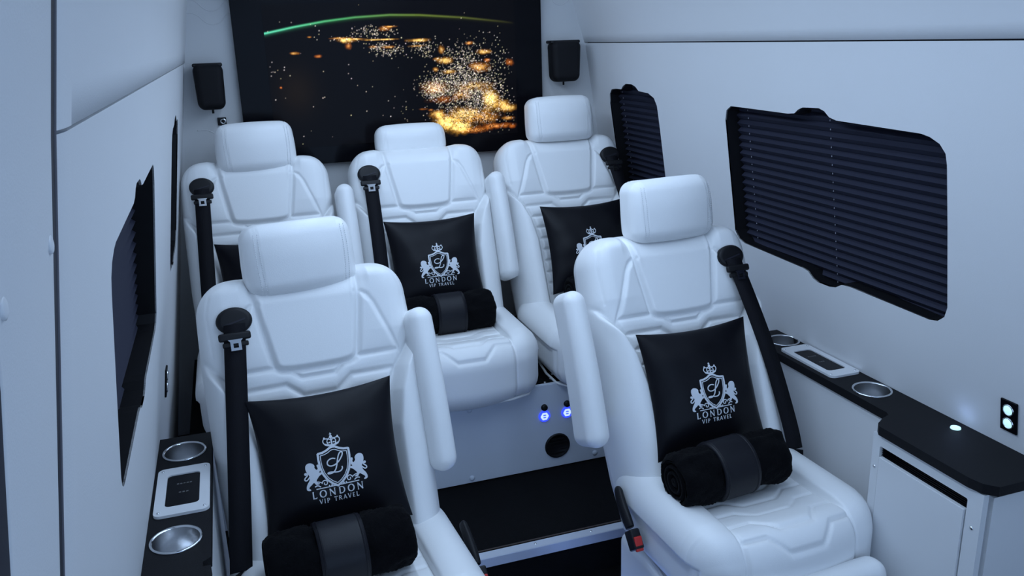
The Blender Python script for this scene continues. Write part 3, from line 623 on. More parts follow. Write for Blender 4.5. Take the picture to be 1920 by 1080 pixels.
CW, CD, CH = 0.494, 0.455, 0.192
def cushion_meshes():
    V, N, F = rbox(CW, CD, CH, 0.062, 120, 110, 26, 10)
    V = V + np.array([0, -0.155, -0.069])
    x, y, z = V.T.copy(); ax = np.abs(x)
    ztop, yfr = -0.069 + CH / 2, -0.155 - CD / 2
    s = np.clip(0.07 - y, 0, None) + np.where(N[:, 1] < -0.01, np.clip(ztop - z, 0, None), 0)       # arclength over the top and down the front
    # rounded corner: arc is shorter than the sum of its legs
    face = (N[:, 2] > 0.01) | (N[:, 1] < -0.5)
    inn = 0.148 + 0.0 * s
    tb = np.clip((ax - inn) / (0.247 - inn), 0, 1)
    h = np.zeros(len(V))
    cen = face & (ax < inn)
    h -= np.where(cen, 0.014 * np.clip((0.42 - s) / 0.1, 0, 1), 0)
    h += np.where(face & (ax >= inn), 0.024 * np.maximum(1 - (1.7 * tb - 0.85) ** 2, 0) ** 0.6 * np.clip((0.52 - s) / 0.16, 0.25, 1), 0)
    h += np.where(cen, 0.010 * (1 - (ax / inn) ** 2) * np.clip((s - 0.30) / 0.1, 0, 1), 0)
    g = np.where(face, 0.0055 * np.exp(-((ax - inn) / 0.004) ** 2), 0)
    for sl, dep, dip in ((0.120, 0.0026, 0.022), (0.165, 0.0028, 0.024), (0.210, 0.0030, 0.026), (0.255, 0.0032, 0.03), (0.305, 0.0036, 0.034), (0.365, 0.0062, 0.05), (0.432, 0.0066, 0.05)):
        ln = [(-0.16, -sl), (-0.088, -sl), (-0.045, -sl - dip), (0.045, -sl - dip), (0.088, -sl), (0.16, -sl)]
        d_ = seg_dist(x, -s, ln); g = np.maximum(g, np.where(cen, dep * np.exp(-(d_ / 0.0042) ** 2), 0)); h += np.where(cen, 0.0014 * (1 - np.exp(-d_ / 0.01)), 0)
    V = V + N * (h - g)[:, None]
    V[:, 1] += 0.03 * (np.abs(V[:, 0]) / 0.247) ** 2.5 * np.clip((-0.20 - V[:, 1]) / 0.15, 0, 1)        # plan view corners swept back
    fx_ = x[F].mean(1); fa = np.abs(fx_); ff = face[F].all(1)
    cls = np.zeros(len(F), int); cls[ff & (fa < 0.148)] = 1; cls[ff & (fa >= 0.148) & (fx_ < 0)] = 2; cls[ff & (fa >= 0.148) & (fx_ > 0)] = 3
    # vertex normals of the whole body
    fn = np.cross(V[F[:, 2]] - V[F[:, 0]], V[F[:, 3]] - V[F[:, 1]]); NN = np.zeros_like(V)
    for k in range(4): np.add.at(NN, F[:, k], fn)
    NN /= np.maximum(np.linalg.norm(NN, axis=1, keepdims=True), 1e-12)
    out = []
    for c in range(4):
        f = F[cls == c]; u, inv = np.unique(f, return_inverse=True); out.append(mesh_from(V[u], inv.reshape(-1, 4), True, NN[u]))
    return out
CUSH = cushion_meshes()
for m_ in CUSH: m_.materials.append(M_LEATHER)
V, F = tube([(-0.215, -0.05, -0.162), (-0.235, -0.20, -0.162), (-0.232, -0.29, -0.163), (-0.20, -0.340, -0.163), (-0.13, -0.362, -0.163), (0.13, -0.362, -0.163), (0.20, -0.340, -0.163), (0.232, -0.29, -0.163), (0.235, -0.20, -0.162), (0.215, -0.05, -0.162)], 0.0045, 8)
PIPE = mesh_from(V, F); PIPE.materials.append(M_LEATHER)

def armrest_mesh():
    L, w, d = 0.395, 0.062, 0.120
    V, N, F = rbox(w, d, L, 0.031, 8, 10, 30, 6)
    z = V[:, 2].copy()
    V[:, 1] -= 0.010 * np.cos(z / L * math.pi)                                # slightly arched
    V[:, 1] *= 1 + 0.10 * (-z / L); V[:, 0] *= 1 + 0.08 * (-z / L)
    return V, F
ARMV, ARMF = armrest_mesh()
ARM = {}
for s in (-1, 1):
    V = ARMV + np.array([s * 0.287, -0.018, 0.318]); ARM[s] = mesh_from(lean(V), ARMF); ARM[s].materials.append(M_LEATHER)
ARMHINGE = {s: rbox_mesh(0.03, 0.05, 0.05, 0.012, tuple(lean([(s * 0.25, 0.02, 0.16)])[0])) for s in (-1, 1)}
for m_ in ARMHINGE.values(): m_.materials.append(M_LEATHER)

def belt_parts(s, xg, seat, xb=None, tail=True):
    """belt guide, tongue, webbing on the side s of the seat"""
    xb = xb if xb is not None else s * 0.236
    zg = 0.548; yg = -0.029
    blt = link('seat_belt', None, None, seat)
    V, F = lathe([(0.0, 0.004), (0.028, 0.0045), (0.036, 0.0035), (0.0395, 0.000), (0.0395, -0.012)], 36, (0, 0, 0), 'y', 1.0, 0.78)
    V = V * np.array([1, 1, 1]); V = lean(V + np.array([xg, yg, zg])); o = link('belt_guide', mesh_from(V, F), M_BLACK, blt)
    V, F = strip([(xg - 0.026, yg - 0.0048, zg - 0.010), (xg + 0.024, yg - 0.0048, zg + 0.002)], (0, 0, 1), 0.004, 0.002, (0, -1, 0)); link('guide_slot', mesh_from(lean(V), F, False), M_GAP, blt)
    # webbing path in leaned coordinates: out of the guide, down over the bolster to the outboard foot of the back
    zs = [zg - 0.008, zg - 0.035, zg - 0.08, 0.36, 0.26, 0.16, 0.06, 0.01]
    ys = [yg - 0.006, yg - 0.011, yg - 0.020, -0.066, -0.078, -0.080, -0.078, -0.070]
    ts = np.linspace(0, 1, len(zs)); P = np.array([(xg + (xb - xg) * ((zg - z) / zg), y, z) for y, z in zip(ys, zs)])
    P = chaikin(P, 2, False)
    V, F = strip(lean(P), (1, 0, 0), 0.047, 0.0024, lean([(0, -1, 0)])[0]); link('webbing', mesh_from(V, F), M_WEB, blt)
    e = lean([P[-1]])[0]
    fold = [e, e + np.array([s * 0.006, 0.004, -0.035]), e + np.array([s * 0.016, 0.030, -0.075]), e + np.array([s * 0.020, 0.05, -0.11])]
    V, F = strip(chaikin(fold, 2, False), (0.75, -0.66 * s, 0), np.array([0.047, 0.044, 0.040, 0.036, 0.034, 0.034, 0.036, 0.038, 0.04, 0.04, 0.04, 0.04])[:len(chaikin(fold, 2, False))] if len(chaikin(fold, 2, False)) <= 12 else 0.042, 0.003, (0.66 * s, 0.75, 0)); link('webbing_end', mesh_from(V, F), M_WEB, blt)
    # tongue just under the guide
    zt = zg - 0.036; xt = xg + (xb - xg) * 0.07; c = np.array([xt, yg - 0.014, zt])
    link('tongue_grip', rbox_mesh(0.070, 0.012, 0.018, 0.005, tuple(lean([c])[0]), -LEAN), M_BLACK, blt)
    lo = [(-0.0115, -0.028), (0.0115, -0.028), (0.0115, -0.008), (0.016, -0.003), (-0.016, -0.003), (-0.0115, -0.008)]; ho = [(-0.0055, -0.022), (0.0055, -0.022), (0.0055, -0.012), (-0.0055, -0.012)]
    pm = plate(lo, [ho], lambda a, b_: tuple(lean([c + np.array([a, -0.0105, b_ - 0.004])])[0]), tuple(lean([(0, 0.002, 0)])[0])); link('metal_tongue', pm, M_CHROME, blt)
    link('tongue_stop', rbox_mesh(0.056, 0.010, 0.011, 0.003, tuple(lean([c + np.array([0, 0.001, -0.018])])[0]), -LEAN), M_BLACK, blt)
def buckle(s, seat, off=(0, 0, 0)):
    b_ = link('buckle', None, None, seat); b_.location = off
    P = np.array([(s * 0.262, 0.012, 0.000), (s * 0.270, -0.008, -0.020), (s * 0.273, -0.040, -0.050), (s * 0.273, -0.066, -0.072)])
    C2 = chaikin(P, 2, False); V, F = tube(C2, np.interp(np.linspace(0, 1, len(C2)), [0, 0.2, 0.7, 1], [0.008, 0.016, 0.019, 0.016]), 14)
    cen = C2.mean(0); V[:, 0] = cen[0] + (V[:, 0] - cen[0]) * 0.62; link('stalk', mesh_from(V, F), M_BLACK, b_)
    a = math.radians(40)
    link('buckle_body', rbox_mesh(0.026, 0.040, 0.050, 0.005, (s * 0.273, -0.090, -0.092), -a), M_BLACK, b_)
    link('red_button', rbox_mesh(0.020, 0.008, 0.036, 0.002, (s * 0.273, -0.1115, -0.0905), -a + math.radians(18)), M_RED, b_)

def make_seat(x, ycr, zcr, label, arm, beltside, xg, row, yaw=0.0, small=False, xb=None, hdx=0.0, hdz=0.0, armx=0.0, hdyaw=0.0, bko=(0, 0, 0)):
    r = link('captain_seat', None, loc=(x, ycr, zcr), rot=(0, 0, yaw)); tag(r, label, 'seat', 'white leather seats')
    bk = link('backrest', BACKSHELL, None, r)
    link('shoulder_wing', BACK[0], None, bk); link('shoulder_wing', BACK[5], None, bk); link('quilted_panel', BACK[1], None, bk); link('shoulder_panel', BACK[2], None, bk)
    link('side_bolster', BACK[3], None, bk); link('side_bolster', BACK[4], None, bk)
    hd = link('headrest', HEADS if small else HEAD, None, r); hd.location = (hdx, (0.325 if small else 0.256), (0.627 if small else 0.658) + hdz); hd.rotation_euler = (0, 0, hdyaw); link('headrest_post', POST[0], None, hd); link('headrest_post', POST[1], None, hd)
    if not small: link('stitching', HEADST, None, hd)['kind'] = 'stuff'
    cu = link('seat_cushion', CUSH[0], None, r); cu.location = (0, 0, -0.006); link('quilted_panel', CUSH[1], None, cu); link('side_bolster', CUSH[2], None, cu); link('side_bolster', CUSH[3], None, cu); link('piping', PIPE, None, cu)
    if arm:
        a = link('armrest', ARM[arm], None, r); a.location = (armx, 0, 0); link('hinge', ARMHINGE[arm], None, a)
    belt_parts(beltside, xg, r, xb)
    if row == 'front':
        buckle(-beltside, r, bko)
        hgt = zcr - 0.165 - ZF
        link('base_skirt', rbox_mesh(0.47, 0.42, hgt, 0.03, (0, -0.14, -0.165 - hgt / 2), k=4), M_LEATHER, r)
        lg = rbox_mesh(0.39, 0.075, 0.24, 0.034, (0, -0.424, -0.183), math.radians(-6), k=5); link('leg_rest', lg, M_LEATHER, r)
    return r
YF, ZFR, YR, ZRR = 1.745, 0.335, 2.765, 0.485
SEATS = {}
SEATS['FL'] = make_seat(0.144, YF, ZFR, 'white leather front seat beside the left console, nearest the camera', 1, -1, -0.168, 'front', math.radians(4), xb=-0.234, hdz=-0.026, armx=-0.036, hdyaw=math.radians(6), bko=(0.006, -0.055, 0.010))
SEATS['FR'] = make_seat(1.104, YF, ZFR, 'white leather front seat beside the right console and cool box', -1, 1, 0.168, 'front', math.radians(2.5), xb=0.228, hdx=0.016, hdz=-0.004, armx=-0.040, hdyaw=math.radians(3))
SEATS['RL'] = make_seat(0.075, YR, ZRR, 'white leather rear seat in the left corner under the wall speaker', 1, -1, -0.176, 'rear', 0.0, xb=-0.20, hdx=0.012, hdz=-0.030, armx=-0.005, hdyaw=math.radians(5))
SEATS['RC'] = make_seat(0.638, YR, ZRR, 'white leather middle rear seat with a low headrest', 0, -1, -0.186, 'rear', 0, small=True, xb=-0.20, hdz=-0.016)
SEATS['RR'] = make_seat(1.190, YR, ZRR, 'white leather rear seat in the right corner by the narrow blind', -1, 1, 0.185, 'rear', 0, hdx=0.012)

# ------------------------------------------------------------------ rear seat plinth and step
pl = link('seat_plinth', None, loc=(0.64, 2.47, ZP)); tag(pl, 'pale painted plinth under the rear seats with vent and lit buttons', 'plinth')
link('front_panel', box_mesh(-0.86, 0.86, 0.0, 0.014, 0.004, 0.318, 0.002), M_BASEP, pl)
link('top_board', box_mesh(-0.86, 0.86, 0.012, 0.75, 0.298, 0.312), M_CARPET, pl)
def pdisc(prof, x, z, n=24):
    V, F = lathe(prof, n, (x - 0.64, 0, z), 'y'); return mesh_from(V, F)
vent = link('round_vent', pdisc([(0.046, 0.0), (0.045, 0.005), (0.040, 0.006), (0.038, 0.003), (0.0, 0.002)], 0.955, 0.084, 36), M_BLACK, pl)
for k in range(5):
    zz = 0.084 + (k - 2) * 0.0135; hw_ = math.sqrt(0.037 ** 2 - ((k - 2) * 0.0135) ** 2)
    link('vent_slat', box_mesh(0.955 - 0.64 - hw_, 0.955 - 0.64 + hw_, -0.0055, -0.002, zz - 0.002, zz + 0.002), M_BLACK, vent)
for bx in (0.909, 0.992):
    link('small_knob', pdisc([(0.0115, 0.0), (0.011, 0.008), (0.008, 0.010), (0.0, 0.010)], bx, 0.236), M_BLACK, pl)
    bt = link('button_bezel', pdisc([(0.0205, 0.0), (0.0205, 0.004), (0.018, 0.006), (0.017, 0.004), (0.0, 0.003)], bx, 0.204), M_LEDB, pl)
    link('lit_icon', pdisc([(0.0075, 0.005), (0.0150, 0.005), (0.0145, 0.0056), (0.008, 0.0056), (0.0075, 0.005)], bx, 0.204, 6), M_LEDI, bt)
    link('lit_bar', box_mesh(bx - 0.64 - 0.008, bx - 0.64 + 0.008, -0.0056, -0.0045, 0.202, 0.2055), M_LEDI, bt)
for sx_, sz_ in ((0.646, 0.272), (0.644, 0.022), (1.096, 0.028), (0.25, 0.024)):
    link('screw_cap', pdisc([(0.0095, 0.0), (0.009, 0.003), (0.005, 0.0055), (0.0, 0.006)], sx_, sz_, 16), M_BASEP, pl)
for (bx, by) in ((0.905, 2.53), (0.955, 2.525), (0.925, 2.50), (0.975, 2.56)):
    V, F = lathe([(0.005, 0), (0.0045, 0.003), (0, 0.004)], 10, (bx - 0.64, by - 2.47, 0.312)); link('bolt', mesh_from(V, F), M_CHROME, pl)
st = link('step_nosing', None, loc=(0.64, 2.05, ZP)); tag(st, 'brushed metal step edge across the aisle floor', 'step edge')
link('top_strip', box_mesh(-0.75, 0.75, -0.010, 0.022, 0.0, 0.004, 0.0008), M_ALU, st)
link('front_strip', box_mesh(-0.75, 0.75, -0.013, -0.009, -0.026, 0.004, 0.0008), M_ALU, st)
link('rubber_line', box_mesh(-0.75, 0.75, 0.030, 0.036, 0.0, 0.002), mat('brown_rubber', (0.05, 0.035, 0.03), 0.6, bump=0.05), st)
for sx_ in (-0.10, 0.08, 0.26):
    V, F = lathe([(0.004, 0.004), (0.003, 0.0052), (0, 0.0055)], 10, (sx_, 0.008, 0)); link('screw', mesh_from(V, F), M_CHROME, st)

# blue LED strips low along the bases of the two front seats
def led_strip(name, loc, size, rot, light_rot, lsx, lsy, power, label):
    o = link(name, rbox_mesh(*size, 0.0015), M_LEDB, None, loc, rot); tag(o, label, 'light strip')
    l = bpy.data.lights.new(name + '_glow', 'AREA'); l.shape = 'RECTANGLE'; l.size = lsx; l.size_y = lsy; l.energy = power; l.color = (0.22, 0.40, 1.0)
    q = bpy.data.objects.new(name + '_glow', l); COL.objects.link(q); q.parent = o; q.rotation_euler = light_rot[0]; q.location = light_rot[1]
led_strip('led_strip', (0.415, 1.62, ZF + 0.004), (0.008, 0.6, 0.006), (0, 0, 0), ((math.radians(180), math.radians(-35), 0), (0.006, 0, 0.008)), 0.008, 0.6, 0.8, 'thin blue light strip on the aisle floor beside the left front seat')

led_strip('led_strip', (0.835, 1.62, ZF + 0.004), (0.008, 0.6, 0.006), (0, 0, 0), ((math.radians(180), math.radians(35), 0), (-0.006, 0, 0.008)), 0.008, 0.6, 0.35, 'thin blue light strip on the aisle floor beside the right front seat')

# ------------------------------------------------------------------ pillows with embroidered crest
PA, PT = 0.163, 0.052
def pil_xy(u, v): return PA * u * (1 - 0.085 * (1 - v * v)), PA * v * (1 - 0.085 * (1 - u * u))
def pil_t(u, v): return PT * np.maximum((1 - np.abs(u) ** 2.2) * (1 - np.abs(v) ** 2.2), 0) ** 0.55
def pil_uv(x, y):
    u, v = x / PA, y / PA
    for _ in range(12): u, v = x / (PA * (1 - 0.085 * (1 - v * v))), y / (PA * (1 - 0.085 * (1 - u * u)))
    return u, v
def pillow_mesh(n=48):
    g = np.sin(np.linspace(-math.pi / 2, math.pi / 2, n)); U, Vv = np.meshgrid(g, g, indexing='ij'); X, Z = pil_xy(U, Vv); T = pil_t(U, Vv)
    rr = 0.0012 * (np.sin(U * 9 + Vv * 4) + np.sin(Vv * 11 - U * 3)) * (T / PT)
    A = np.stack([X, -T - rr, Z], -1).reshape(-1, 3); B = np.stack([X, T * 0.8, Z], -1).reshape(-1, 3); idx = np.arange(n * n).reshape(n, n)
    q = np.stack([idx[:-1, :-1], idx[1:, :-1], idx[1:, 1:], idx[:-1, 1:]], -1).reshape(-1, 4)
    V = np.vstack([A, B]); F = np.vstack([q, q[:, ::-1] + n * n])
    me = mesh_from(V, F); bm = bmesh.new(); bm.from_mesh(me); bmesh.ops.remove_doubles(bm, verts=bm.verts[:], dist=1e-5); bm.to_mesh(me); bm.free()
    return me
PILLOW = pillow_mesh(); PILLOW.materials.append(M_PILLOW)
ES = 0.0154                                                     # metres per crest unit
def on_pillow(P2, lift=0.0016, cy=-0.016):
    P2 = np.asarray(P2, float); x = P2[:, 0] * ES; y = (P2[:, 1] - 0.2) * ES + cy
    u, v = pil_uv(x, y); return np.stack([x, -pil_t(u, v) - lift - 0.0012, y], -1)
def ribbon2(path, width, smooth=0, closed=False):
    P = chaikin(path, smooth, closed) if smooth else np.array(path, float)
    if closed: P = np.vstack([P, P[:1]])
    # resample finely so that it follows the pillow
    d = np.r_[0, np.cumsum(np.linalg.norm(np.diff(P, axis=0), axis=1))]; n = max(2, int(d[-1] / 0.25) + 1)
    keep = np.unique(np.round(np.r_[d, np.linspace(0, d[-1], n)], 5)); wv = np.broadcast_to(width, (len(P),)) if np.ndim(width) else np.full(len(P), width)
    Q = np.stack([np.interp(keep, d, P[:, 0]), np.interp(keep, d, P[:, 1])], -1); w = np.interp(keep, d, wv)
    T = np.zeros_like(Q); T[1:-1] = Q[2:] - Q[:-2]; T[0] = Q[1] - Q[0]; T[-1] = Q[-1] - Q[-2]
    if closed: T[0] = T[-1] = (Q[1] - Q[0]) + (Q[-1] - Q[-2])
    T /= np.maximum(np.linalg.norm(T, axis=1, keepdims=True), 1e-9); Nn = np.stack([-T[:, 1], T[:, 0]], -1)
    V = np.stack([Q + Nn * w[:, None] / 2, Q - Nn * w[:, None] / 2], 1).reshape(-1, 2)
    return V, [(2 * i, 2 * i + 1, 2 * i + 3, 2 * i + 2) for i in range(len(Q) - 1)]
def fill2(poly, smooth=1):
    P = chaikin(poly, smooth) if smooth else np.array(poly, float)
    tr = tessellate_polygon([[Vector((p[0], p[1], 0)) for p in P]]); return P, [tuple(t) for t in tr]
def disc2(x, y, r, n=12): return fill2(circle(x, y, r, n), 0)
def arc2(cx, cy, rx, ry, a0, a1, n=20): return [(cx + rx * math.cos(math.radians(a0 + (a1 - a0) * i / n)), cy + ry * math.sin(math.radians(a0 + (a1 - a0) * i / n))) for i in range(n + 1)]
def mir(P): return [(-x, y) for x, y in P]
SH = [(0.0, 3.35), (0.35, 3.30), (0.9, 2.98), (1.5, 2.78), (2.18, 2.72), (2.20, 1.8), (2.12, 0.8), (1.85, -0.2), (1.35, -1.1), (0.7, -1.75), (0.0, -2.2)]
shield_o = SH + mir(SH[1:-1])[::-1]
sc_ = lambda P, k, dy=0.0: [(x * k, (y - 0.55) * k + 0.55 + dy) for x, y in P]
crest = {}
crest['shield_outline'] = [ribbon2(shield_o, 0.30, 0, True), ribbon2(sc_(shield_o, 0.855), 0.11, 0, True),
    # script capital
    ribbon2([(0.15, 1.62), (-0.35, 1.78), (-0.95, 1.55), (-1.12, 1.05), (-0.75, 0.68), (-0.05, 0.72), (0.60, 1.15), (1.15, 1.85), (1.28, 2.30), (1.02, 2.45), (0.70, 2.15), (0.42, 1.45), (0.22, 0.65), (-0.05, 0.0), (-0.55, -0.33), (-1.15, -0.33), (-1.20, -0.18), (-0.70, -0.10), (0.05, -0.30), (0.60, -0.28), (0.95, 0.05), (0.92, 0.38)], 0.17, 2)]
crown = [ribbon2(arc2(0, 3.62, 1.0, 0.22, 200, 340), 0.0) ] if False else []
crown += [ribbon2([(-0.95, 3.80), (-0.5, 3.62), (0, 3.57), (0.5, 3.62), (0.95, 3.80)], 0.26, 2), ribbon2([(-0.92, 3.75), (-1.22, 4.15), (-1.12, 4.55), (-0.75, 4.62), (-0.25, 4.45), (0, 4.30)], 0.13, 2), ribbon2([(0.92, 3.75), (1.22, 4.15), (1.12, 4.55), (0.75, 4.62), (0.25, 4.45), (0, 4.30)], 0.13, 2),
          ribbon2([(-0.45, 3.65), (-0.66, 4.10), (-0.50, 4.50), (-0.12, 4.70), (0, 4.6)], 0.12, 2), ribbon2([(0.45, 3.65), (0.66, 4.10), (0.50, 4.50), (0.12, 4.70), (0, 4.6)], 0.12, 2), ribbon2([(0, 3.6), (0, 4.7)], 0.20),
          disc2(0, 4.82, 0.20), disc2(-0.95, 4.72, 0.13), disc2(0.95, 4.72, 0.13), ribbon2([(0, 4.8), (0, 5.35)], 0.12), ribbon2([(-0.17, 5.16), (0.17, 5.16)], 0.11), disc2(-0.55, 3.98, 0.12), disc2(0.55, 3.98, 0.12), disc2(0.28, 4.0, 0.10), disc2(-0.28, 4.0, 0.10)]
crest['crown'] = crown
ANG = math.radians(9.8)
def img2crest(P, flip=False):
    out = []
    for x, y in P:
        dx, dy = (x - 505) / 100, -(y - 555) / 100
        out.append((dx * math.cos(ANG) + dy * math.sin(ANG), -dx * math.sin(ANG) + dy * math.cos(ANG) + 0.55))
    return mir(out) if flip else out
lion_px = [(772, 440), (790, 408), (815, 388), (852, 380), (888, 395), (904, 430), (908, 470), (900, 510), (886, 545), (884, 580), (905, 620), (938, 648), (962, 680), (974, 715), (972, 738), (940, 756), (918, 752), (926, 736), (942, 724), (928, 702), (890, 684), (858, 664), (842, 680), (838, 706), (800, 712), (776, 706), (800, 694), (818, 670), (808, 640), (782, 622), (756, 598), (722, 592), (704, 574), (728, 560), (752, 552), (728, 540), (712, 510), (716, 470), (722, 442), (744, 440), (750, 462), (742, 492), (760, 512), (776, 494), (786, 470)]
tail_px = [(868, 556), (905, 588), (940, 606), (962, 588), (950, 562), (915, 546), (900, 524), (912, 504), (938, 520)]
for k, fl in (('lion', False), ('lion_mirrored', True)):
    crest[k] = [fill2(img2crest(lion_px, fl), 1), ribbon2(img2crest(tail_px, fl), 0.17, 2), disc2(*img2crest([(925, 512)], fl)[0], 0.20)]
scroll = [ribbon2([(-3.05, -2.12), (3.05, -2.12)], 0.13)]
for s in (-1, 1):
    sp_ = [(s * (1.72 + (0.62 - 0.075 * i * 0.5) * math.cos(0.55 * i) * 0.75), -1.50 + (0.50 - 0.03 * i) * math.sin(0.55 * i)) for i in range(14)]
    scroll += [ribbon2(sp_, 0.14, 1), ribbon2([(s * 2.2, -1.35), (s * 2.7, -1.1), (s * 3.1, -1.15)], 0.13, 2), ribbon2([(s * 2.4, -1.9), (s * 2.8, -1.6), (s * 3.2, -1.75)], 0.16, 2), disc2(s * 0.85, -1.98, 0.13), disc2(s * 1.2, -1.95, 0.10)]
crest['scrollwork'] = scroll
def glyph(ch):
    """letter strokes in a unit-high cell -> list of (path, width); returns strokes, advance"""
    th, tn = 0.17, 0.10
    if ch == 'L': return [([(0.10, 0), (0.10, 1)], th), ([(0.02, 0.04), (0.52, 0.04)], tn), ([(0.50, 0), (0.54, 0.20)], 0.08), ([(0, 0.97), (0.22, 0.97)], 0.07)], 0.66
    if ch == 'O': return [(arc2(0.45, 0.5, 0.40, 0.47, 0, 360, 28), [0.17 if abs(math.cos(2 * math.pi * i / 28)) > 0.5 else 0.10 for i in range(29)])], 1.02
    if ch == 'N': return [([(0.09, 0), (0.09, 1)], tn), ([(0.06, 0.98), (0.74, 0.04)], th), ([(0.72, 0), (0.72, 1)], tn), ([(0, 0.03), (0.20, 0.03)], 0.06), ([(0.62, 0.97), (0.83, 0.97)], 0.06)], 0.98
    if ch == 'D': return [([(0.12, 0), (0.12, 1)], th), ([(0.05, 0.95), (0.35, 0.95)] + arc2(0.35, 0.5, 0.42, 0.45, 85, -85, 16) + [(0.35, 0.05), (0.05, 0.05)], [0.10] * 6 + [0.16] * 9 + [0.10] * 6)], 0.94
    if ch == 'V': return [([(0.05, 1), (0.38, 0.02)], th), ([(0.70, 1), (0.38, 0.02)], tn), ([(0, 0.97), (0.2, 0.97)], 0.06), ([(0.6, 0.97), (0.78, 0.97)], 0.06)], 0.84
    if ch == 'I': return [([(0.12, 0), (0.12, 1)], th), ([(0.0, 0.97), (0.24, 0.97)], 0.06), ([(0.0, 0.03), (0.24, 0.03)], 0.06)], 0.38
    if ch == 'P': return [([(0.12, 0), (0.12, 1)], th), ([(0.05, 0.95), (0.30, 0.95)] + arc2(0.30, 0.72, 0.25, 0.23, 80, -80, 12) + [(0.30, 0.49), (0.14, 0.49)], 0.12), ([(0, 0.03), (0.26, 0.03)], 0.06)], 0.70
    if ch == 'T': return [([(0.36, 0), (0.36, 1)], th), ([(0.02, 0.95), (0.70, 0.95)], tn), ([(0.03, 1), (0.03, 0.80)], 0.06), ([(0.69, 1), (0.69, 0.80)], 0.06)], 0.80
    if ch == 'R': return [([(0.12, 0), (0.12, 1)], th), ([(0.05, 0.95), (0.30, 0.95)] + arc2(0.30, 0.74, 0.24, 0.21, 80, -80, 12) + [(0.30, 0.53), (0.14, 0.53)], 0.12), ([(0.30, 0.53), (0.68, 0.0)], 0.15)], 0.78
    if ch == 'A': return [([(0.05, 0), (0.40, 0.98)], tn), ([(0.40, 0.98), (0.74, 0)], th), ([(0.18, 0.33), (0.60, 0.33)], 0.09)], 0.84
    if ch == 'E': return [([(0.12, 0), (0.12, 1)], th), ([(0.05, 0.95), (0.50, 0.95)], tn), ([(0.05, 0.5), (0.44, 0.5)], tn), ([(0.05, 0.05), (0.54, 0.05)], tn)], 0.66
    return [], 0.45
def text2(s, y0, hgt, total):
    adv = [glyph(c)[1] for c in s]; nat = sum(adv); gap = (total / hgt - nat) / (len(s) - 1); x = -total / 2; out = []
    for c, a in zip(s, adv):
        cur = []
        for path, w in glyph(c)[0]:
            P = [(x + px * hgt, y0 + py * hgt) for px, py in path]; ww = np.array(w) * hgt if np.ndim(w) else w * hgt; cur.append(ribbon2(P, ww))
        if cur: out.append((c, cur))
        x += (a + gap) * hgt
    return out
for i_, (c_, g_) in enumerate(text2('LONDON', -3.42, 1.02, 7.35) + text2('VIP TRAVEL', -4.30, 0.64, 5.7)): crest['letter_%d' % i_] = g_
CREST = {}
for k, parts in crest.items():
    V2, F2 = merge(parts); V3 = on_pillow(V2); me = mesh_from(V3, F2, False); bm = bmesh.new(); bm.from_mesh(me)
    long_e = [e for e in bm.edges if e.calc_length() > 0.012]
    if long_e: bmesh.ops.subdivide_edges(bm, edges=long_e, cuts=2); 
    for v in bm.verts: v.co = Vector(on_pillow(np.array([[v.co.x / ES, (v.co.z + 0.016) / ES + 0.2]]))[0])
    ext = bmesh.ops.solidify(bm, geom=bm.faces[:], thickness=0.0009); bmesh.ops.recalc_face_normals(bm, faces=bm.faces[:]); bm.to_mesh(me); bm.free(); me.materials.append(M_SILVER); CREST[k] = me
PNAME = {'shield_outline': 'shield', 'crown': 'crown', 'lion': 'lion', 'lion_mirrored': 'lion', 'scrollwork': 'scrollwork'}
def seat_pt(seat, p, leaned=True):
    q = lean([p])[0] if leaned else np.array(p); s = SEATS[seat]; a = s.rotation_euler.z
    return Vector((s.location.x + q[0] * math.cos(a) - q[1] * math.sin(a), s.location.y + q[0] * math.sin(a) + q[1] * math.cos(a), s.location.z + q[2]))
def make_pillow(seat, dx, zc, label, roll=0.0, out=0.068, tilt=0.0):
    o = link('throw_pillow', PILLOW); tag(o, label, 'pillow', 'black pillows with a silver crest')
    o.location = seat_pt(seat, (dx, -out, zc)); o.rotation_euler = (-LEAN + tilt, roll, SEATS[seat].rotation_euler.z)
    for k, me in CREST.items():
        link(PNAME.get(k, 'letter'), me, None, o)
    return o
make_pillow('FL', -0.010, 0.203, 'black crested pillow on the front seat beside the left console')
make_pillow('FR', -0.018, 0.218, 'black crested pillow on the front seat beside the right console')
make_pillow('RC', -0.004, 0.205, 'black crested pillow on the middle rear seat')
make_pillow('RR', 0.018, 0.205, 'black crested pillow on the right rear seat, partly behind the front seat')
make_pillow('RL', 0.004, 0.185, 'black pillow on the left rear seat mostly hidden by the front headrest')

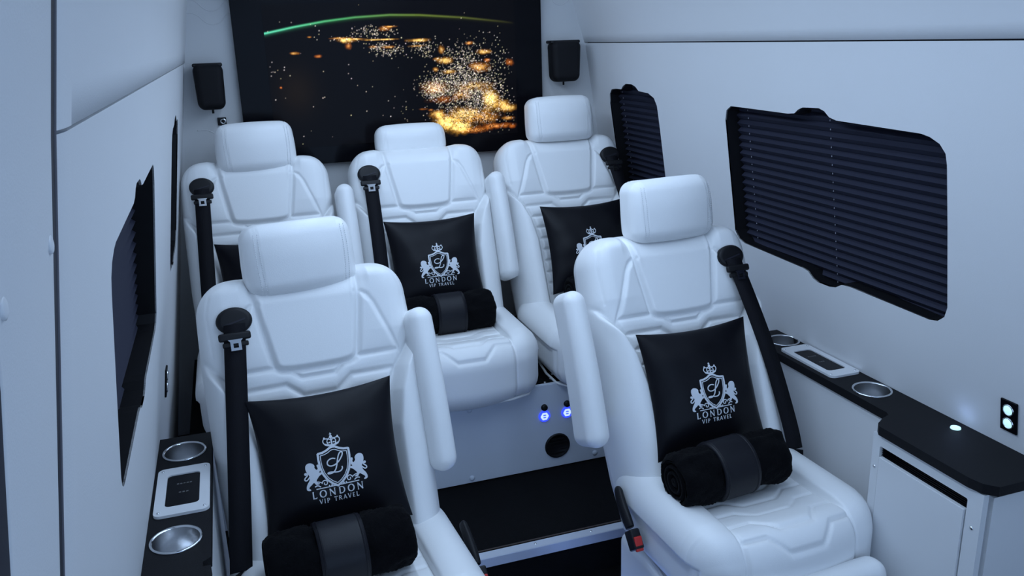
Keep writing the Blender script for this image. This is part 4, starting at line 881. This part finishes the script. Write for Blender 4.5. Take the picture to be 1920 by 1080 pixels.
# ------------------------------------------------------------------ rolled fleece blankets
def blanket_mesh(L=0.305, R=0.066, seed=1):
    r = np.random.default_rng(seed); na, nl = 90, 80
    a = np.linspace(0, 2 * math.pi, na, endpoint=False); xs = np.concatenate([[-L / 2 + 0.0], -L / 2 + 0.02 * (1 - np.cos(np.linspace(0, math.pi / 2, 7)))[1:], np.linspace(-L / 2 + 0.024, L / 2 - 0.024, nl), L / 2 - 0.02 * (1 - np.cos(np.linspace(0, math.pi / 2, 7)))[1:][::-1], [L / 2]])
    k = np.clip((L / 2 - np.abs(xs)) / 0.02, 0, 1); rad = R * (0.80 + 0.20 * np.sqrt(1 - (1 - k) ** 2))
    pin = 1 - 0.035 * np.exp(-((np.abs(xs) - 0.052) / 0.012) ** 2) - 0.02 * (np.abs(xs) < 0.05)
    A, Xs = np.meshgrid(a, xs, indexing='ij'); Rr = (rad * pin)[None, :] * np.ones_like(A)
    for f1, f2, am in ((2, 25, 0.0022), (3, -33, 0.0020), (5, 47, 0.0016), (7, 70, 0.0012), (11, -95, 0.0010)): Rr += am * np.sin(f1 * A + f2 * Xs + r.random() * 6)
    Rr += r.normal(0, 0.00085, Rr.shape)
    Rr += 0.006 * np.exp(-((A - 2.3) / 0.12) ** 2) * (np.abs(Xs) > 0.055)       # lapped free edge
    V = np.stack([Xs, -Rr * np.cos(A) * 1.02, Rr * np.sin(A) * 0.97], -1)
    nx = len(xs); idx = np.arange(na * nx).reshape(na, nx); nxt = np.roll(idx, -1, 0)
    F = np.stack([idx[:, :-1], idx[:, 1:], nxt[:, 1:], nxt[:, :-1]], -1).reshape(-1, 4)
    V = V.reshape(-1, 3)
    ends = []
    # spiral ends: rings stepping inwards with rolled layers
    for s, col in ((-1, 0), (1, nx - 1)):
        prof = [(0.80, 0.0), (0.74, -0.002), (0.69, -0.009), (0.66, -0.009), (0.62, 0.001), (0.54, 0.001), (0.49, -0.009), (0.46, -0.009), (0.42, 0.001), (0.33, 0.001), (0.28, -0.010), (0.23, -0.010), (0.18, -0.001), (0.05, -0.001), (0.001, -0.004)]
        VV = np.array([[(s * (L / 2 + d), -R * (q - 0.03 * j / na) * math.cos(t) * 1.02, R * (q - 0.03 * j / na) * math.sin(t) * 0.97) for j, t in enumerate(a)] for q, d in prof])
        m = len(prof); ii = np.arange(m * na).reshape(m, na); n2 = np.roll(ii, -1, 1); FF = np.stack([ii[:-1], n2[:-1], n2[1:], ii[1:]], -1).reshape(-1, 4)
        ends.append((VV.reshape(-1, 3), (FF if s > 0 else FF[:, ::-1])))
    V, F = merge([(V, F)] + ends); return mesh_from(V, F)
BLK = blanket_mesh(); BLK.materials.append(M_FUR)
def band_mesh(w=0.098, R=0.0706):
    xs = np.linspace(-w / 2, w / 2, 12); pr = [(R - 0.006, -w / 2 - 0.001)] + [(R + 0.0012 - 0.0009 * abs(2 * x / w) ** 6, x) for x in xs] + [(R - 0.006, w / 2 + 0.001)]
    V, F = lathe(pr, 64); V = np.stack([V[:, 2], V[:, 0] * 1.02, V[:, 1] * 0.97], -1); return mesh_from(V, F)
BAND = band_mesh(); BAND.materials.append(M_BAND)
def piping_ring(x, R=0.0712):
    V, F = lathe([(R + 0.0016 * math.cos(t), x + 0.0022 * math.sin(t)) for t in np.linspace(0, 2 * math.pi, 9)], 48); V = np.stack([V[:, 2], V[:, 0] * 1.02, V[:, 1] * 0.97], -1); return mesh_from(V, F)
RINGS = [piping_ring(-0.042), piping_ring(0.042)]
for m_ in RINGS: m_.materials.append(M_BAND)
def make_blanket(seat, dx, y, z, label, yaw=0.0, roll=0.0, spin=0.0):
    o = link('rolled_blanket', BLK); tag(o, label, 'blanket', 'rolled black blankets')
    o.location = seat_pt(seat, (dx, y, z), False); o.rotation_euler = (spin, roll, SEATS[seat].rotation_euler.z + yaw)
    b_ = link('leather_band', BAND, None, o); link('band_piping', RINGS[0], None, b_); link('band_piping', RINGS[1], None, b_)
make_blanket('FL', -0.035, -0.155, 0.086, 'rolled black fleece blanket on the front seat beside the left console')
make_blanket('FR', -0.054, -0.152, 0.090, 'rolled black fleece blanket on the front seat beside the right console', 0.03, -0.03, 1.0)
make_blanket('RC', -0.002, -0.125, 0.072, 'rolled black fleece blanket on the middle rear seat', 0.0, 0.0, 2.0)
make_blanket('RR', 0.040, -0.125, 0.080, 'rolled black fleece blanket on the right rear seat behind the front seat', 0.0, 0.0, 0.5)

# ------------------------------------------------------------------ ceiling lamp housing (out of view, carries the light above)
for lx, lab in ((0.33, 'long slim LED ceiling lamp along the left side of the roof'), (0.96, 'long slim LED ceiling lamp along the right side of the roof')):
    lamp = link('ceiling_lamp', None, loc=(lx, 1.75, ZT)); tag(lamp, lab, 'lamp', 'ceiling lamps')
    link('lamp_rim', plate(round_rect(-0.10, 0.10, -1.23, 1.23, 0.03), [round_rect(-0.085, 0.085, -1.21, 1.21, 0.02)], lambda x, y: (x, y, -0.02), (0, 0, 0.019)), M_LACQ, lamp)
    link('lamp_stem', box_mesh(-0.02, 0.02, -1.2, 1.2, -0.045, -0.001), M_LACQ, lamp)
